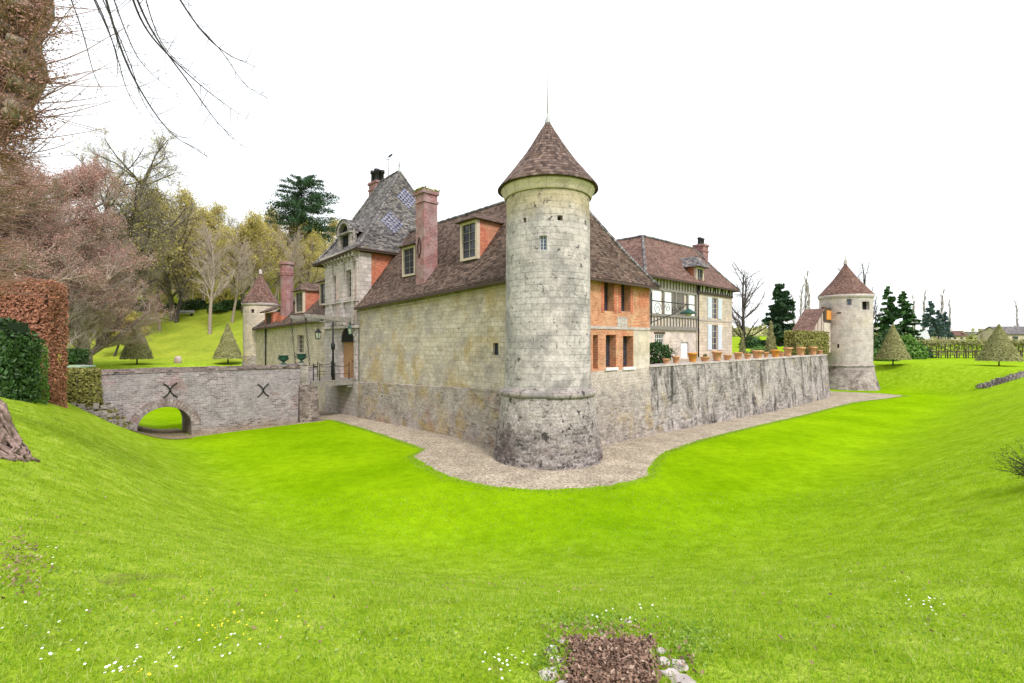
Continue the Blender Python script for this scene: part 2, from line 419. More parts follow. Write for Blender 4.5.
M_['red_brick'] = masonry('orange red brick', (.42, .08, .04), (.6, .17, .08), (.48, .34, .24), .24, .085, .01, patch=[((.5, .34, .2), .7, .58, .5)], fine=.2, distort=.01)
M_['buff_brick'] = masonry('buff orange brick', (.46, .16, .07), (.64, .3, .15), (.56, .42, .28), .24, .085, .012,
    patch=[((.6, .42, .25), .9, .56, .6), ((.5, .15, .07), .6, .56, .6)], fine=.2, distort=.01)
M_['plum_brick'] = masonry('plum brick', (.2, .055, .055), (.38, .15, .14), (.42, .33, .3), .24, .085, .012, patch=[((.36, .3, .28), .9, .5, .6)], fine=.3, distort=.01)
M_['tile'] = tiles('brown clay tiles', [(.04, .025, .021), (.1, .06, .046), (.18, .122, .1), (.07, .046, .04)], (.2, .15, .05), .64, (.34, .29, .26))
M_['tile_grey'] = tiles('weathered grey tiles', [(.045, .042, .046), (.115, .1, .1), (.26, .235, .225), (.085, .085, .11)], (.22, .2, .09), .6, (.42, .38, .34))
M_['tile_red'] = tiles('red brown clay tiles', [(.075, .038, .03), (.135, .068, .052), (.21, .125, .1), (.1, .058, .048)], (.27, .2, .06), .66, (.38, .3, .26))
M_['slate_blue'] = masonry('blue glazed tiles', (.15, .17, .3), (.3, .33, .42), (.25, .25, .28), .2, .135, .015, fine=.2)
M_['dark_wood'] = plain('dark oak', (.07, .045, .035), .8)
M_['grey_wood'] = plain('weathered grey timber', (.21, .19, .17), .85, var=.35)
M_['door_wood'] = plain('brown oak door', (.36, .2, .1), .7, var=.25)
M_['white_panel'] = plain('white painted panel', (.72, .73, .74), .6, var=.06)
M_['shutter'] = plain('pale blue grey shutter', (.5, .54, .6), .6, var=.06)
M_['sash'] = plain('greyed cream window paint', (.52, .42, .33), .6)
M_['sash_white'] = plain('white window paint', (.75, .73, .7), .5)
M_['glass'] = plain('dark window glass', (.035, .04, .06), .08, spec=.6, var=.4, bst=0)
M_['glass_blue'] = plain('blue reflecting glass', (.03, .04, .12), .1, spec=.6, bst=0)
M_['iron'] = plain('black iron', (.03, .03, .032), .5, .6)
M_['lead'] = plain('grey lead', (.38, .39, .4), .6, .1)
M_['green_metal'] = plain('green painted metal', (.02, .07, .055), .45, .2)
M_['lantern_glass'] = plain('lantern glass', (.35, .38, .3), .15, spec=.5)
M_['limestone'] = masonry('carved limestone', (.46, .425, .38), (.58, .54, .49), (.26, .24, .21), .6, .32, .014, patch=[((.36, .335, .3), 1.2, .54, .6)], fine=.25, spots=.015, wear=.4)
M_['pink_brick'] = masonry('faded pink brick', (.5, .33, .27), (.6, .45, .38), (.55, .5, .44), .24, .085, .012, patch=[((.55, .52, .47), 1.3, .5, .7)], fine=.2, distort=.01)
M_['moss'] = plain('moss', (.2, .2, .03), .95, var=.5, sc=14, bst=.8)
M_['terracotta'] = plain('terracotta', (.5, .22, .1), .8, var=.2, c2=(.58, .32, .18))
M_['terracotta_orange'] = plain('orange terracotta', (.6, .25, .05), .75, var=.2)
M_['soil'] = plain('soil', (.06, .04, .03), .95, var=.4)
M_['bark'] = plain('bark', (.13, .11, .09), .95, var=.4, sc=9, bst=1)
M_['bark_dark'] = plain('dark bark', (.06, .05, .045), .95, var=.4, sc=9, bst=1)
M_['bark_moss'] = plain('mossy bark', (.16, .125, .1), .95, var=.6, sc=7, c2=(.27, .22, .17), bst=1)
M_['twig'] = leafmat('pale twigs', [(.26, .2, .16), (.5, .42, .36), (.38, .29, .25)], .9, 0)  # haze over the hill trees is put into this pale tone
M_['twig_red'] = leafmat('reddish twigs', [(.24, .12, .1), (.36, .2, .17), (.22, .13, .12)], .9, 0)
M_['twig_dark'] = leafmat('dark twigs', [(.14, .12, .1), (.25, .21, .18)], .9, 0)
M_['leaf_bud'] = leafmat('budding leaves', [(.34, .28, .06), (.56, .48, .14), (.44, .4, .1)], .7, .4)
M_['leaf_rust'] = leafmat('dry beech leaves', [(.22, .09, .055), (.46, .21, .13), (.34, .14, .085), (.56, .31, .21)], .7, .2)
M_['leaf_redbud'] = leafmat('reddish buds', [(.34, .15, .13), (.46, .27, .23), (.42, .31, .26)], .8, .2)
M_['needle'] = leafmat('dark needles', [(.02, .05, .025), (.05, .1, .04), (.03, .08, .045)], .6, .1)
M_['needle_bright'] = leafmat('green needles', [(.02, .07, .015), (.07, .16, .04)], .6, .15)
M_['needle_haze'] = leafmat('haze blue needles', [(.04, .08, .08), (.1, .15, .14)], .6, .1)  # bluish distance haze of the far pines, painted into the needles
M_['leaf_dark'] = leafmat('evergreen leaves', [(.015, .04, .01), (.04, .09, .02), (.08, .15, .05)], .4, .1)
M_['leaf_green'] = leafmat('hedge leaves', [(.06, .14, .02), (.12, .24, .04), (.17, .3, .07)], .55, .2)
M_['leaf_olive'] = leafmat('olive hedge leaves', [(.17, .13, .05), (.26, .25, .07), (.34, .33, .1)], .7, .2)
M_['topiary'] = leafmat('clipped hornbeam twigs', [(.2, .19, .08), (.33, .32, .14), (.44, .42, .21)], .8, .1)
M_['bark_root'] = plain('reddish root bark', (.11, .05, .042), .9, var=.6, sc=13, c2=(.27, .19, .17), bst=1)
M_['twig_black'] = plain('dark hanging twigs', (.035, .028, .026), .9)
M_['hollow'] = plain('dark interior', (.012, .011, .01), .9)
# ------------------------------------------------------------ ground
CW, CL = 43.0, 48.0             # castle rectangle along the left wall and along the right wall
def bankinfo(x, y):
    a, n = an(x, y)
    da = max(-a, 0, a-CW); dn = max(-n, 0, n-CL); d = math.hypot(da, dn)
    left, right, far, back = (10.9, 18.7), (8.6, 19.0), (11.5, 17.0), (7.5, 14.0)
    def mixs(p, q, u, v, b1=0, b2=0):           # blend two sides round a corner
        t = math.atan2(u, v)/(PI/2); w = math.sin(PI*t); return p[0]+(q[0]-p[0])*t+b1*w, p[1]+(q[1]-p[1])*t+b2*w
    if a < 0 and n < 0: df, dr = mixs(left, right, -a, -n, -1.3, 2.7)
    elif a < 0 and n > CL: df, dr = mixs(far, right, -a, n-CL)
    elif a > CW and n < 0: df, dr = mixs(left, back, a-CW, -n)
    elif a > CW and n > CL: df, dr = mixs(far, back, a-CW, n-CL)
    elif n < 0: df, dr = left
    elif a < 0: df, dr = right
    elif a > CW: df, dr = back
    else: df, dr = far
    return a, n, d, df, dr
def terr(x, y):
    a, n, d, df, dr = bankinfo(x, y)
    rc = math.hypot(x-CX, y-CY); r0 = math.hypot(x, y)
    zf = -5.28-.68*sst(rc, 2, 36)
    zr = -1.62-1.25*sst(r0, 12, 66)
    z = zf+(zr-zf)*sst(d, df, dr)
    z += .09*sst(d, df-5, df)*noise.noise(Vector((x*.35, y*.35, 0)))
    if r0 < 14: z += .02*noise.noise(Vector((x*2, y*2, 1)))+.008*noise.noise(Vector((x*7, y*7, 3)))
    if y > 0:                                   # the wooded hill behind on the left
        k = x/max(y, 1)
        hm = 1-sst(k, -.34, .05)
        z += hm*(7.0*sst(y, 64, 96)+.30*max(0, min(y, 230)-92))
        hr = sst(k, -.1, .45)*(1-sst(k, .62, .95))
        z += hr*3.2*sst(y, 75, 150)
        far = sst(r0, 180, 420)
        z += far*(1-hm)*(5+7*noise.noise(Vector((x*.004, 7, y*.002)))+5*sst(k, .7, 1.2))
    elif x < -18 and y > -40: pass
    if x < -19 and y > 4 and y <= 64:           # ground lifts a little behind the hedges
        z += .3*sst(-x, 22, 34)*sst(d, 18, 26)
    return z
def ground_mat():
    m, N, L, b = newmat('grass ground', 1, .0)
    geo = N.new('ShaderNodeNewGeometry').outputs['Position']
    at_ = N.new('ShaderNodeAttribute'); at_.attribute_name = 'zone'
    sc = N.new('ShaderNodeSeparateColor'); L.new(at_.outputs['Color'], sc.inputs[0])
    n1 = nz(N, L, geo, .22, 5, .65); n2 = nz(N, L, geo, 2.2, 6, .75); n3 = nz(N, L, geo, 28, 4, .8)
    floor = ramp(N, [(.35, (.165, .305, .002)), (.62, (.235, .39, .004))]); L.new(n1, floor.inputs[0])
    bank = ramp(N, [(.3, (.19, .3, .01)), (.5, (.265, .39, .022)), (.7, (.37, .45, .07))]); L.new(n2, bank.inputs[0])
    hill = ramp(N, [(.35, (.19, .25, .025)), (.65, (.29, .33, .035))]); L.new(n1, hill.inputs[0])
    col = mixc(N, L, sc.outputs[0], floor.outputs[0], bank.outputs[0])
    col = mixc(N, L, sc.outputs[1], col, hill.outputs[0])
    r3 = ramp(N, [(.3, .55), (.7, 1.4)]); L.new(n3, r3.inputs[0]); col = mixc(N, L, .8, col, r3.outputs[0], 'MULTIPLY')
    r2 = ramp(N, [(.3, .8), (.7, 1.16)]); L.new(n2, r2.inputs[0]); col = mixc(N, L, 1, col, r2.outputs[0], 'MULTIPLY')
    nb = nz(N, L, mapv(N, L, geo, loc=(3, 5, 0)), .9, 7, .8, .5)          # bare earthy and mossy scuffs
    rb = ramp(N, [(.58, 0.0), (.68, .75)]); L.new(nb, rb.inputs[0])
    col = mixc(N, L, math_(N, L, 'MULTIPLY', rb.outputs[0], sc.outputs[0]), col, (.17, .15, .06))
    nf = nz(N, L, geo, 55, 3, .9); rf = ramp(N, [(.6, 0.0), (.68, .7)]); L.new(nf, rf.inputs[0])
    col = mixc(N, L, math_(N, L, 'MULTIPLY', rf.outputs[0], sc.outputs[0]), col, (.5, .48, .16))
    nd = nz(N, L, mapv(N, L, geo, loc=(7, 7, 7)), 9, 4, .8); rd = ramp(N, [(.56, 0.0), (.7, .4)]); L.new(nd, rd.inputs[0])
    col = mixc(N, L, rd.outputs[0], col, (.09, .19, .01))
    L.new(col, b.inputs['Base Color'])
    bump(N, L, b, math_(N, L, 'ADD', n3, n2), .7, .05); return m
M_['ground'] = ground_mat()
def build_ground():
    th = []; t = -180.0
    while t < 180:
        th.append(R(t)); t += .42 if -62 < t < 62 else 3.0
    rs = [0.25]
    while rs[-1] < 1400: rs.append(rs[-1]*(1.028 if 1.5 < rs[-1] < 80 else 1.07)+.01)
    V = [(0, 0, terr(0, 0))]; n = len(th); Z = [(1, 0)]
    for r in rs:
        for t in th:
            x, y = r*math.sin(t), r*math.cos(t); z = terr(x, y)
            a, nn_, d, df, dr = bankinfo(x, y)
            V.append((x, y, z))
            Z.append((sst(d, df-1.5, (df+dr)/2+.5)*(1-.55*sst(x, -2, 12)), sst(y, 60, 72)*(1-sst(x/max(y, 1), .3, .6)) if y > 0 else 0))
    me = bpy.data.meshes.new('ground')
    Fq = []; Ft = [(0, 1+k, 1+(k+1) % n) for k in range(n)]
    for j in range(len(rs)-1):
        b0 = 1+j*n; b1 = b0+n
        for k in range(n):
            k2 = (k+1) % n; Fq.append((b0+k, b1+k, b1+k2, b0+k2))
    me.from_pydata(V, [], Ft+Fq)
    ca = me.color_attributes.new('zone', 'FLOAT_COLOR', 'POINT')
    ca.data.foreach_set('color', np.array([(p, q, 0, 1) for p, q in Z], dtype=np.float32).ravel())
    me.polygons.foreach_set('use_smooth', [True]*len(me.polygons)); me.materials.append(M_['ground']); me.update()
    link(me, 'ground', kind='structure')
build_ground()

# gravel strip round the foot of the walls and a tongue under the bridge
def gravel_mat(name='gravel', base=((.2, .155, .11), (.34, .28, .215), (.48, .42, .34))):
    m, N, L, b = newmat(name, .95, .1); geo = N.new('ShaderNodeNewGeometry').outputs['Position']
    v = N.new('ShaderNodeTexVoronoi'); v.inputs['Scale'].default_value = 17; L.new(geo, v.inputs['Vector'])
    s = N.new('ShaderNodeSeparateColor'); L.new(v.outputs['Color'], s.inputs[0])
    r = ramp(N, [(0, base[0]), (.5, base[1]), (1, base[2])]); L.new(s.outputs[0], r.inputs[0])
    n = nz(N, L, geo, .8, 5, .7); rr = ramp(N, [(.3, .72), (.7, 1.2)]); L.new(n, rr.inputs[0])
    col = mixc(N, L, 1, r.outputs[0], rr.outputs[0], 'MULTIPLY')
    n2 = nz(N, L, mapv(N, L, geo, loc=(9, 1, 1)), 1.3, 5, .7); r2 = ramp(N, [(.6, 0.0), (.7, .6)]); L.new(n2, r2.inputs[0])
    col = mixc(N, L, r2.outputs[0], col, (.2, .21, .09))
    L.new(col, b.inputs['Base Color']); bump(N, L, b, v.outputs['Distance'], .8, .03); return m
M_['gravel'] = gravel_mat()
def strip(inner, outer, cols, name, mat, lift=.035, rag=.12):
    """sheet between two plan curves (lists of (a,n) of equal length), draped on the ground"""
    V = []; Fc = []; m = len(inner)
    for i in range(m):
        for j in range(cols+1):
            t = j/cols; a = inner[i][0]+(outer[i][0]-inner[i][0])*t; n = inner[i][1]+(outer[i][1]-inner[i][1])*t
            if j == cols:
                q = 1+rag*(.5*noise.noise(Vector((i*.12, 1, 2)))+.35*noise.noise(Vector((i*.55, 3, 2)))+.3*noise.noise(Vector((i*1.7, 5, 2)))); a = inner[i][0]+(outer[i][0]-inner[i][0])*q; n = inner[i][1]+(outer[i][1]-inner[i][1])*q
            p = P(a, n, 0); V.append((p.x, p.y, terr(p.x, p.y)+(lift if j < cols else -.02)))
    for i in range(m-1):
        for j in range(cols):
            k = i*(cols+1)+j; Fc.append((k, k+1, k+cols+2, k+cols+1))
    me = bpy.data.meshes.new(name); me.from_pydata(V, [], Fc); me.materials.append(mat)
    me.polygons.foreach_set('use_smooth', [True]*len(Fc)); me.update(); link(me, name, kind='structure')
def interp(pts, step):
    o = []
    for (a, b) in zip(pts, pts[1:]):
        L = math.hypot(b[1][0]-a[1][0], b[1][1]-a[1][1]); k = max(1, int(L/step))
        for i in range(k):
            t = i/k; t2 = t*t*(3-2*t)
            o.append(((a[0][0]+(b[0][0]-a[0][0])*t, a[0][1]+(b[0][1]-a[0][1])*t), (a[1][0]+(b[1][0]-a[1][0])*t, a[1][1]+(b[1][1]-a[1][1])*t)))
    return o+[pts[-1]]
# pairs: (point at the wall foot, point on the grass edge), both (a, n)
GP = [((26.5, .4), (26.5, -3.4)), ((22, .4), (22, -3.2)), ((19.6, .4), (19.3, -1.9)), ((15, .4), (14.5, -2.2)), ((9, .4), (8.2, -2.8)), ((5.5, .4), (5.4, -3.1)),
      ((4.5, .4), (4.6, -4.3)), ((2.5, 0), (2.8, -4.8)), ((0, 0), (.7, -5.1)), ((0, 0), (-1.6, -4.7)), ((0, 0), (-3.3, -3.5)), ((0, 0), (-4.5, -1.5)),
      ((0, 1), (-4.7, .8)), ((.3, 3), (-3.6, 3.1)), ((.3, 5), (-3.0, 5)), ((.3, 9), (-2.7, 9)), ((.3, 20), (-2.6, 20)), ((.3, 34), (-2.8, 34)),
      ((.3, 40), (-3.2, 40.5)), ((0, 43), (-4.0, 44)), ((0, 44), (-5.0, 48)), ((0, 46), (-5.6, 52)), ((2, 47), (-3.6, 52.6)), ((4, 48), (2, 51))]
GE = g_ = interp(GP, .2)
strip([p[0] for p in g_], [p[1] for p in g_], 14, 'gravel_path', M_['gravel'])
M_['mud'] = gravel_mat('earthy verge', ((.13, .1, .07), (.25, .2, .13), (.34, .28, .18)))
nn_ = [-11.5+.4*i for i in range(24)]
strip([(20.1, n) for n in nn_], [(19.25, n) for n in nn_], 4, 'bridge_verge', M_['mud'])
nn_ = [18.9+.4*i for i in range(15)]
strip([(a, -13.4) for a in nn_], [(a, -10.2) for a in nn_], 8, 'arch_path', M_['mud'], .03)

# ------------------------------------------------------------ castle helpers
def FM(n0=0, flip=1):                # a front along the left wall: u = a, v = z, d inwards
    return lambda u, v, d: P(u, n0+d, v)
def EM(a0=0):                        # a front along the right wall: u = n, v = z, d inwards
    return lambda u, v, d: P(a0+d, u, v)
def window(root, M, u0, u1, v0, v1, depth, nx=2, ny=3, fm='sash', gm='glass', bar=.05, name='window'):
    m = MB(); b = bar; d0 = depth-.06; d1 = depth
    m.mbox(M, u0, u0+b, v0, v1, d0, d1); m.mbox(M, u1-b, u1, v0, v1, d0, d1)
    m.mbox(M, u0+b, u1-b, v0, v0+b, d0, d1); m.mbox(M, u0+b, u1-b, v1-b, v1, d0, d1)
    for i in range(1, nx):
        u = u0+(u1-u0)*i/nx; m.mbox(M, u-b*.4, u+b*.4, v0+b, v1-b, d0+.01, d1-.01)
    for j in range(1, ny):
        v = v0+(v1-v0)*j/ny; m.mbox(M, u0+b, u1-b, v-b*.3, v+b*.3, d0+.015, d1-.015)
    f = m.build(name, M_[fm], root)
    g = MB(); g.mbox(M, u0+.003, u1-.003, v0+.003, v1-.003, d1-.035, d1-.02); g.build('pane', M_[gm], f)
    return f
def slope(mb, e0, e1, r0, r1, rows=10, cols=None, sag=.12, wob=.035, seed=0):
    e0, e1, r0, r1 = map(Vector, (e0, e1, r0, r1))
    cols = cols or max(4, int((e1-e0).length/.6)); H = ((r0-e0).length+(r1-e1).length)/2
    ax = (e1-e0).normalized(); G = []
    for j in range(rows+1):
        t = j/rows; row = []
        for i in range(cols+1):
            s = i/cols; p = (e0.lerp(e1, s)).lerp(r0.lerp(r1, s), t)
            k = 0 if j in (0, rows) else 1
            q = p.copy(); q.z -= sag*4*t*(1-t)*(1-t*.5)
            q.z += wob*noise.noise(Vector((p.x*.7, p.y*.7, p.z*.7+seed)))*(1 if j else .6)*(1 if 0 < i < cols else 0)
            row.append((q, ((p-e0).dot(ax), t*H)))
        G.append(row)
    for j in range(rows):
        for i in range(cols):
            q = [G[j][i], G[j][i+1], G[j+1][i+1], G[j+1][i]]
            if (q[2][0]-q[3][0]).length < 1e-4: q = q[:3]
            mb.face([x[0] for x in q], [x[1] for x in q])
def hips(mb, lines, r=.09, sag=0):
    """rounded ridge and hip tiles laid in mortar, following the same sag as the slopes"""
    for (p, q, sg) in lines:
        p, q = Vector(p), Vector(q); n = max(3, int((q-p).length/.35)); pts = []; rad = []
        for i in range(n+1):
            t = i/n; x = p.lerp(q, t); x.z -= sg*4*t*(1-t)*(1-t*.5); x.z += .02*noise.noise(x*2)
            pts.append(x); rad.append(r*(1+.25*(i % 2)))
        mb.tube(pts, rad, 6)
def dormer(root, M, u0, u1, w, zb, zt, back, cheek='red_brick', roofm='tile', ov=.18, rise=.55, frame='sash', nx=2, ny=4):
    """dormer window: front frame, brick cheeks, small hipped roof; M(u, z, d) with d inwards, w = where its front stands"""
    d = thing_part = None
    fr = MB(); t = .17
    fr.mbox(M, u0, u0+t, zb, zt, w, w+.22); fr.mbox(M, u1-t, u1, zb, zt, w, w+.22)
    fr.mbox(M, u0+t, u1-t, zb, zb+t*.8, w, w+.22); fr.mbox(M, u0+t, u1-t, zt-t, zt, w, w+.22)
    D = fr.build('dormer', M_['limestone'] if frame == 'stone' else M_['sash'], root)
    ck = MB()
    for (x0, x1) in ((u0+.02, u0+.16), (u1-.16, u1-.02)): ck.mbox(M, x0, x1, zb-.5, zt-.02, w+.222, w+back)
    c_ = ck.build('cheek', M_[cheek], D)
    wi = MB(); b = .04
    wi.mbox(M, u0+t, u0+t+b, zb+t*.8, zt-t, w+.08, w+.13); wi.mbox(M, u1-t-b, u1-t, zb+t*.8, zt-t, w+.08, w+.13)
    for i in range(1, nx):
        u = u0+t+(u1-u0-2*t)*i/nx; wi.mbox(M, u-.025, u+.025, zb+t*.8, zt-t, w+.082, w+.128)
    for j in range(1, ny):
        v = zb+t*.8+(zt-t-zb-t*.8)*j/ny; wi.mbox(M, u0+t+b, u1-t-b, v-.015, v+.015, w+.085, w+.125)
    wi.build('window', M_['grey_wood'], D)
    g = MB(); g.mbox(M, u0+t, u1-t, zb+t*.8, zt-t, w+.135, w+.15); g.build('pane', M_['glass'], D)
    rf = MB(); a0, a1, b0, b1 = u0-ov, u1+ov, w-ov-.1, w+back+.6; um = (u0+u1)/2; run = min(.7, back*.5)
    q = [M(a0, zt+.03, b0), M(a1, zt+.03, b0), M(a1, zt+.03, b1), M(a0, zt+.03, b1)]; rA = M(um, zt+rise, b0+run); rB = M(um, zt+rise, b1)
    for (e0, e1, r0, r1) in ((q[0], q[1], rA, rA), (q[1], q[2], rA, rB), (q[3], q[0], rB, rA)): slope(rf, e0, e1, r0, r1, 4, 4, .03, .01)
    rf.mbox(M, a0, a1, zt-.03, zt+.028, b0, b1)
    rr = rf.build('dormer_roof', M_[roofm], D)
    return D
def chimney(root, M, u0, u1, d0, d1, z0, z1, mat, pots=0, moss=False, name='chimney', round_=False):
    m = MB(); m.mbox(M, u0, u1, z0, z1-.75, d0, d1)
    m.mbox(M, u0-.06, u1+.06, z1-.75, z1-.6, d0-.06, d1+.06); m.mbox(M, u0, u1, z1-.6, z1-.2, d0, d1)
    m.mbox(M, u0-.09, u1+.09, z1-.2, z1, d0-.09, d1+.09)
    ch = m.build(name, M_[mat], root)
    if moss:
        rng = np.random.default_rng(3); c = []
        for i in range(420):
            c.append(tuple(M(rng.uniform(u0-.1, u1+.1), z1+rng.uniform(0, .16), rng.uniform(d0-.1, d1+.1))))
        link(leaves(c, .12, rng, M_['leaf_olive'], ROOT[root.name], flat=.6), 'moss', ch)
    for i in range(pots):
        p = M(u0+(u1-u0)*(i+.5)/pots, z1, (d0+d1)/2); k = MB()
        k.lathe(p.x, p.y, [(.17, z1), (.15, z1+.5), (.19, z1+.55), (.19, z1+.7), (.12, z1+.72)], 10)
        k.build('chimney_pot', M_['iron'] if mat != 'red_brick' else M_['terracotta'], ch)
    return ch
def arc_tower(root, cx, cy, rf, z0, z1, holes, depth, mat, name='wall', nseg=72, dv=.5, us=None):
    """cylindrical masonry wall with real openings; holes = (theta0, theta1, v0, v1)"""
    def M(t, v, d):
        r = rf(v)-d+.012*noise.noise(Vector((math.cos(t)*5, math.sin(t)*5, v*2))); return Vector((cx+r*math.cos(t), cy+r*math.sin(t), v))
    m = MB(); m.holed(M, -PI, PI, z0, z1, holes, depth, 2*PI/nseg, dv, rf((z0+z1)/2), True)
    return m.build(name, M_[mat], root), M
def th_of(px, cx, cy, r):
    """angle on a round tower where a sight line towards column px first meets it"""
    k = (px-512)/F; A_ = k*k+1; B_ = -2*(k*cx+cy); C_ = cx*cx+cy*cy-r*r
    y = (-B_-math.sqrt(max(0, B_*B_-4*A_*C_)))/(2*A_); return math.atan2(y-cy, k*y-cx), y
def cone_roof(root, cx, cy, r, z0, z1, mat, flare=.25, name='roof', n=40):
    m = MB(); pr = []
    for i in range(13):
        t = i/12; rr = r*(1-t); rr -= r*.055*math.sin(PI*t)*(1 if flare else 0)
        if t == 0: rr = r
        pr.append((max(rr, .03), z0+(z1-z0)*t))
    m.lathe(cx, cy, [(r-.03, z0-.07), (r, z0-.05)]+pr, n, True, .05)
    m.lathe(cx, cy, [(r-.02, z0-.02), (r*.8, z0+.02)], n)
    return m.build(name, M_[mat], root)
def prism(mb, pts, z0, z1):
    """vertical prism over world xy points; z0/z1 numbers"""
    b = [Vector((p[0], p[1], z0)) for p in pts]; t = [Vector((p[0], p[1], z1)) for p in pts]; n = len(pts)
    mb.face(b[::-1]); mb.face(t)
    for i in range(n): mb.face([b[i], b[(i+1) % n], t[(i+1) % n], t[i]])

# ------------------------------------------------------------ near round tower
tx, ty = P(.15, .25, 0).x, P(.15, .25, 0).y
tx, ty = tx-.07, ty
T1 = thing('round_tower', 'tall pale stone round tower with the pointed tiled roof at the near castle corner', 'tower', (tx, ty, -5.3))
rt = lambda v: 1.965-.008*(v+2.2)
def hol(px, py, w, h, r=1.95):
    t, y = th_of(px, tx, ty, r); z = zat(py, y); return (t-w/2/r, t+w/2/r, z-h/2, z+h/2)
hs = [hol(543, 242.5, .34, .6), hol(524, 220, .17, .2), hol(560.5, 217.5, .24, .22), hol(586.5, 223, .16, .22), hol(551, 283, .12, .45)]
hs = hs[:4]
wl_, TM = arc_tower(T1, tx, ty, rt, -2.2, 6.62, hs, .35, 'tower_stone')
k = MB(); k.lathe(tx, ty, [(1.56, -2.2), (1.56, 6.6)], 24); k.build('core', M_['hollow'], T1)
h = hs[0]; window(T1, TM, h[0], h[1], h[2], h[3], .16, 2, 4, 'lead', 'glass_blue', .03)
k = MB(); k.lathe(tx, ty, [(1.95, 6.45), (2.0, 6.5), (2.02, 6.62), (2.07, 6.7), (2.13, 6.8), (2.16, 6.9), (1.7, 6.92)], 56, True, .015); M_['cornice'] = masonry('tower cornice stone', (.6, .52, .43), (.68, .6, .5), (.4, .35, .3), .8, .5, .01, spots=.03); k.build('cornice', M_['cornice'], T1)
k = MB(); k.lathe(tx, ty, [(1.9, -2.42), (2.12, -2.42), (2.2, -2.33), (2.19, -2.22), (2.08, -2.12), (1.93, -2.06)], 56, True, .09); k.build('ledge', M_['tower_band'], T1)
def rb_(v):
    ps = [(-5.9, 2.64), (-5.2, 2.47), (-4.7, 2.39), (-3.9, 2.28), (-3.1, 2.18), (-2.3, 2.1)]
    for (z0, r0_), (z1, r1_) in zip(ps, ps[1:]):
        if v <= z1: return r0_+(r1_-r0_)*(v-z0)/(z1-z0)
    return 2.1
def BM(t, v, d):
    rough_ = .035+.045*sst(-v, 3.4, 4.6); q = Vector((math.cos(t)*2.3, math.sin(t)*2.3, v))
    r = rb_(v)+rough_*(noise.noise(q*3.6)+.6*noise.noise(q*7.5)); return Vector((tx+r*math.cos(t), ty+r*math.sin(t), v))
m = MB(); m.holed(BM, -PI, PI, -5.9, -2.36, (), .1, 2*PI/170, .085, 2.3, True); m.build('battered_base', M_['tower_rubble'], T1)
cone_roof(T1, tx, ty, 2.3, 6.94, 10.2, 'tile', n=48)
k = MB(); k.lathe(tx, ty, [(.13, 9.95), (.12, 10.15), (.05, 10.3), (.02, 10.5)], 12); k.tube([(tx, ty, 10.4), (tx, ty, 12.6)], [.028, .02], 5); k.build('lightning_rod', M_['lead'], T1)

# ------------------------------------------------------------ near wing (between tower and gatehouse)
NW = thing('castle_wing', 'castle wing with long yellow stone wall and brick end beside the tall round tower', 'castle wing', tuple(P(9, 4, -5.5)))
F0 = FM(0); E0 = EM(0)
def hw(px0, px1, py0, py1, M='F', off=0):
    """opening seen between two columns and rows, on the left wall (F, plane n=off) or the right wall (E, plane a=off)"""
    if M == 'F':
        u0, u1 = sorted((a_of(px0, off), a_of(px1, off))); um = (u0+u1)/2; return (u0, u1, z_of(py1, um, off), z_of(py0, um, off))
    u0, u1 = sorted((n_of(px0, off), n_of(px1, off))); um = (u0+u1)/2; return (u0, u1, z_of(py1, off, um), z_of(py0, off, um))
w1 = hw(493, 498.3, 343, 355)
m = MB(); zs = lambda a: -2.45-.035*(a-3)           # ledge line falling gently towards the gate
def FS(u, v, d): return P(u, d, zs(u)+(v+2.45)*(1 if v > -2.45 else 1))
m.holed(lambda u, v, d: P(u, d, v-(max(0, v-1)/2.3)*(.0415*(u-3)+.03)), 1.0, 18.9, -3.2, 3.3, [w1], .3, 1.2, 1.1); m.build('wall', M_['left_ashlar'], NW)
window(NW, F0, *w1, .2, 1, 2, 'iron', 'glass', .03)
m = MB()                                            # battered rubble foot, 8 to 25 cm proud of the ashlar
for i in range(18):
    a0, a1 = 1.0+i*(17.9/18), 1.0+(i+1)*(17.9/18)
    for j in range(5):
        def pt(a, t):
            z = -6.3+(zs(a)+6.3)*t; return P(a, -.22+.17*t+.02*noise.noise(Vector((a, z, 3))), z)
        m.face([pt(a0, j/5), pt(a1, j/5), pt(a1, (j+1)/5), pt(a0, (j+1)/5)])
    m.face([P(a0, -.05, zs(a0)), P(a1, -.05, zs(a1)), P(a1, .02, zs(a1)+.06), P(a0, .02, zs(a0)+.06)])
m.build('rubble_footing', M_['left_rubble'], NW)
# brick end facing the garden
EN = n_of(649.5, 0)
up = [hw(604, 614, 275, 311, 'E'), hw(621, 630.5, 278, 311.5, 'E')]
zmid = .72
m = MB(); m.holed(E0, 1.0, EN, zmid, 3.45, up, .5, 1, .6); m.build('upper_brick_wall', M_['buff_brick'], NW)
lo = [hw(593, 598, 335, 369, 'E'), hw(605.8, 616, 335, 367.5, 'E'), hw(623, 633, 336, 367, 'E')]
nsplit = lo[2][1]+.05
m = MB(); m.holed(E0, 1.0, nsplit, -1.5, zmid, lo, .5, 1, .7); m.build('lower_brick_wall', M_['buff_brick'], NW)
m = MB(); m.mbox(lambda u, v, d: P(d, u, v), nsplit, EN, -1.5, zmid-.06, -.004, .4); m.build('stone_panel', M_['pale_render'], NW)
m = MB(); m.mbox(E0, 1.0, EN, zmid-.08, zmid+.07, -.04, -.002); m.build('string_course', M_['limestone'], NW)
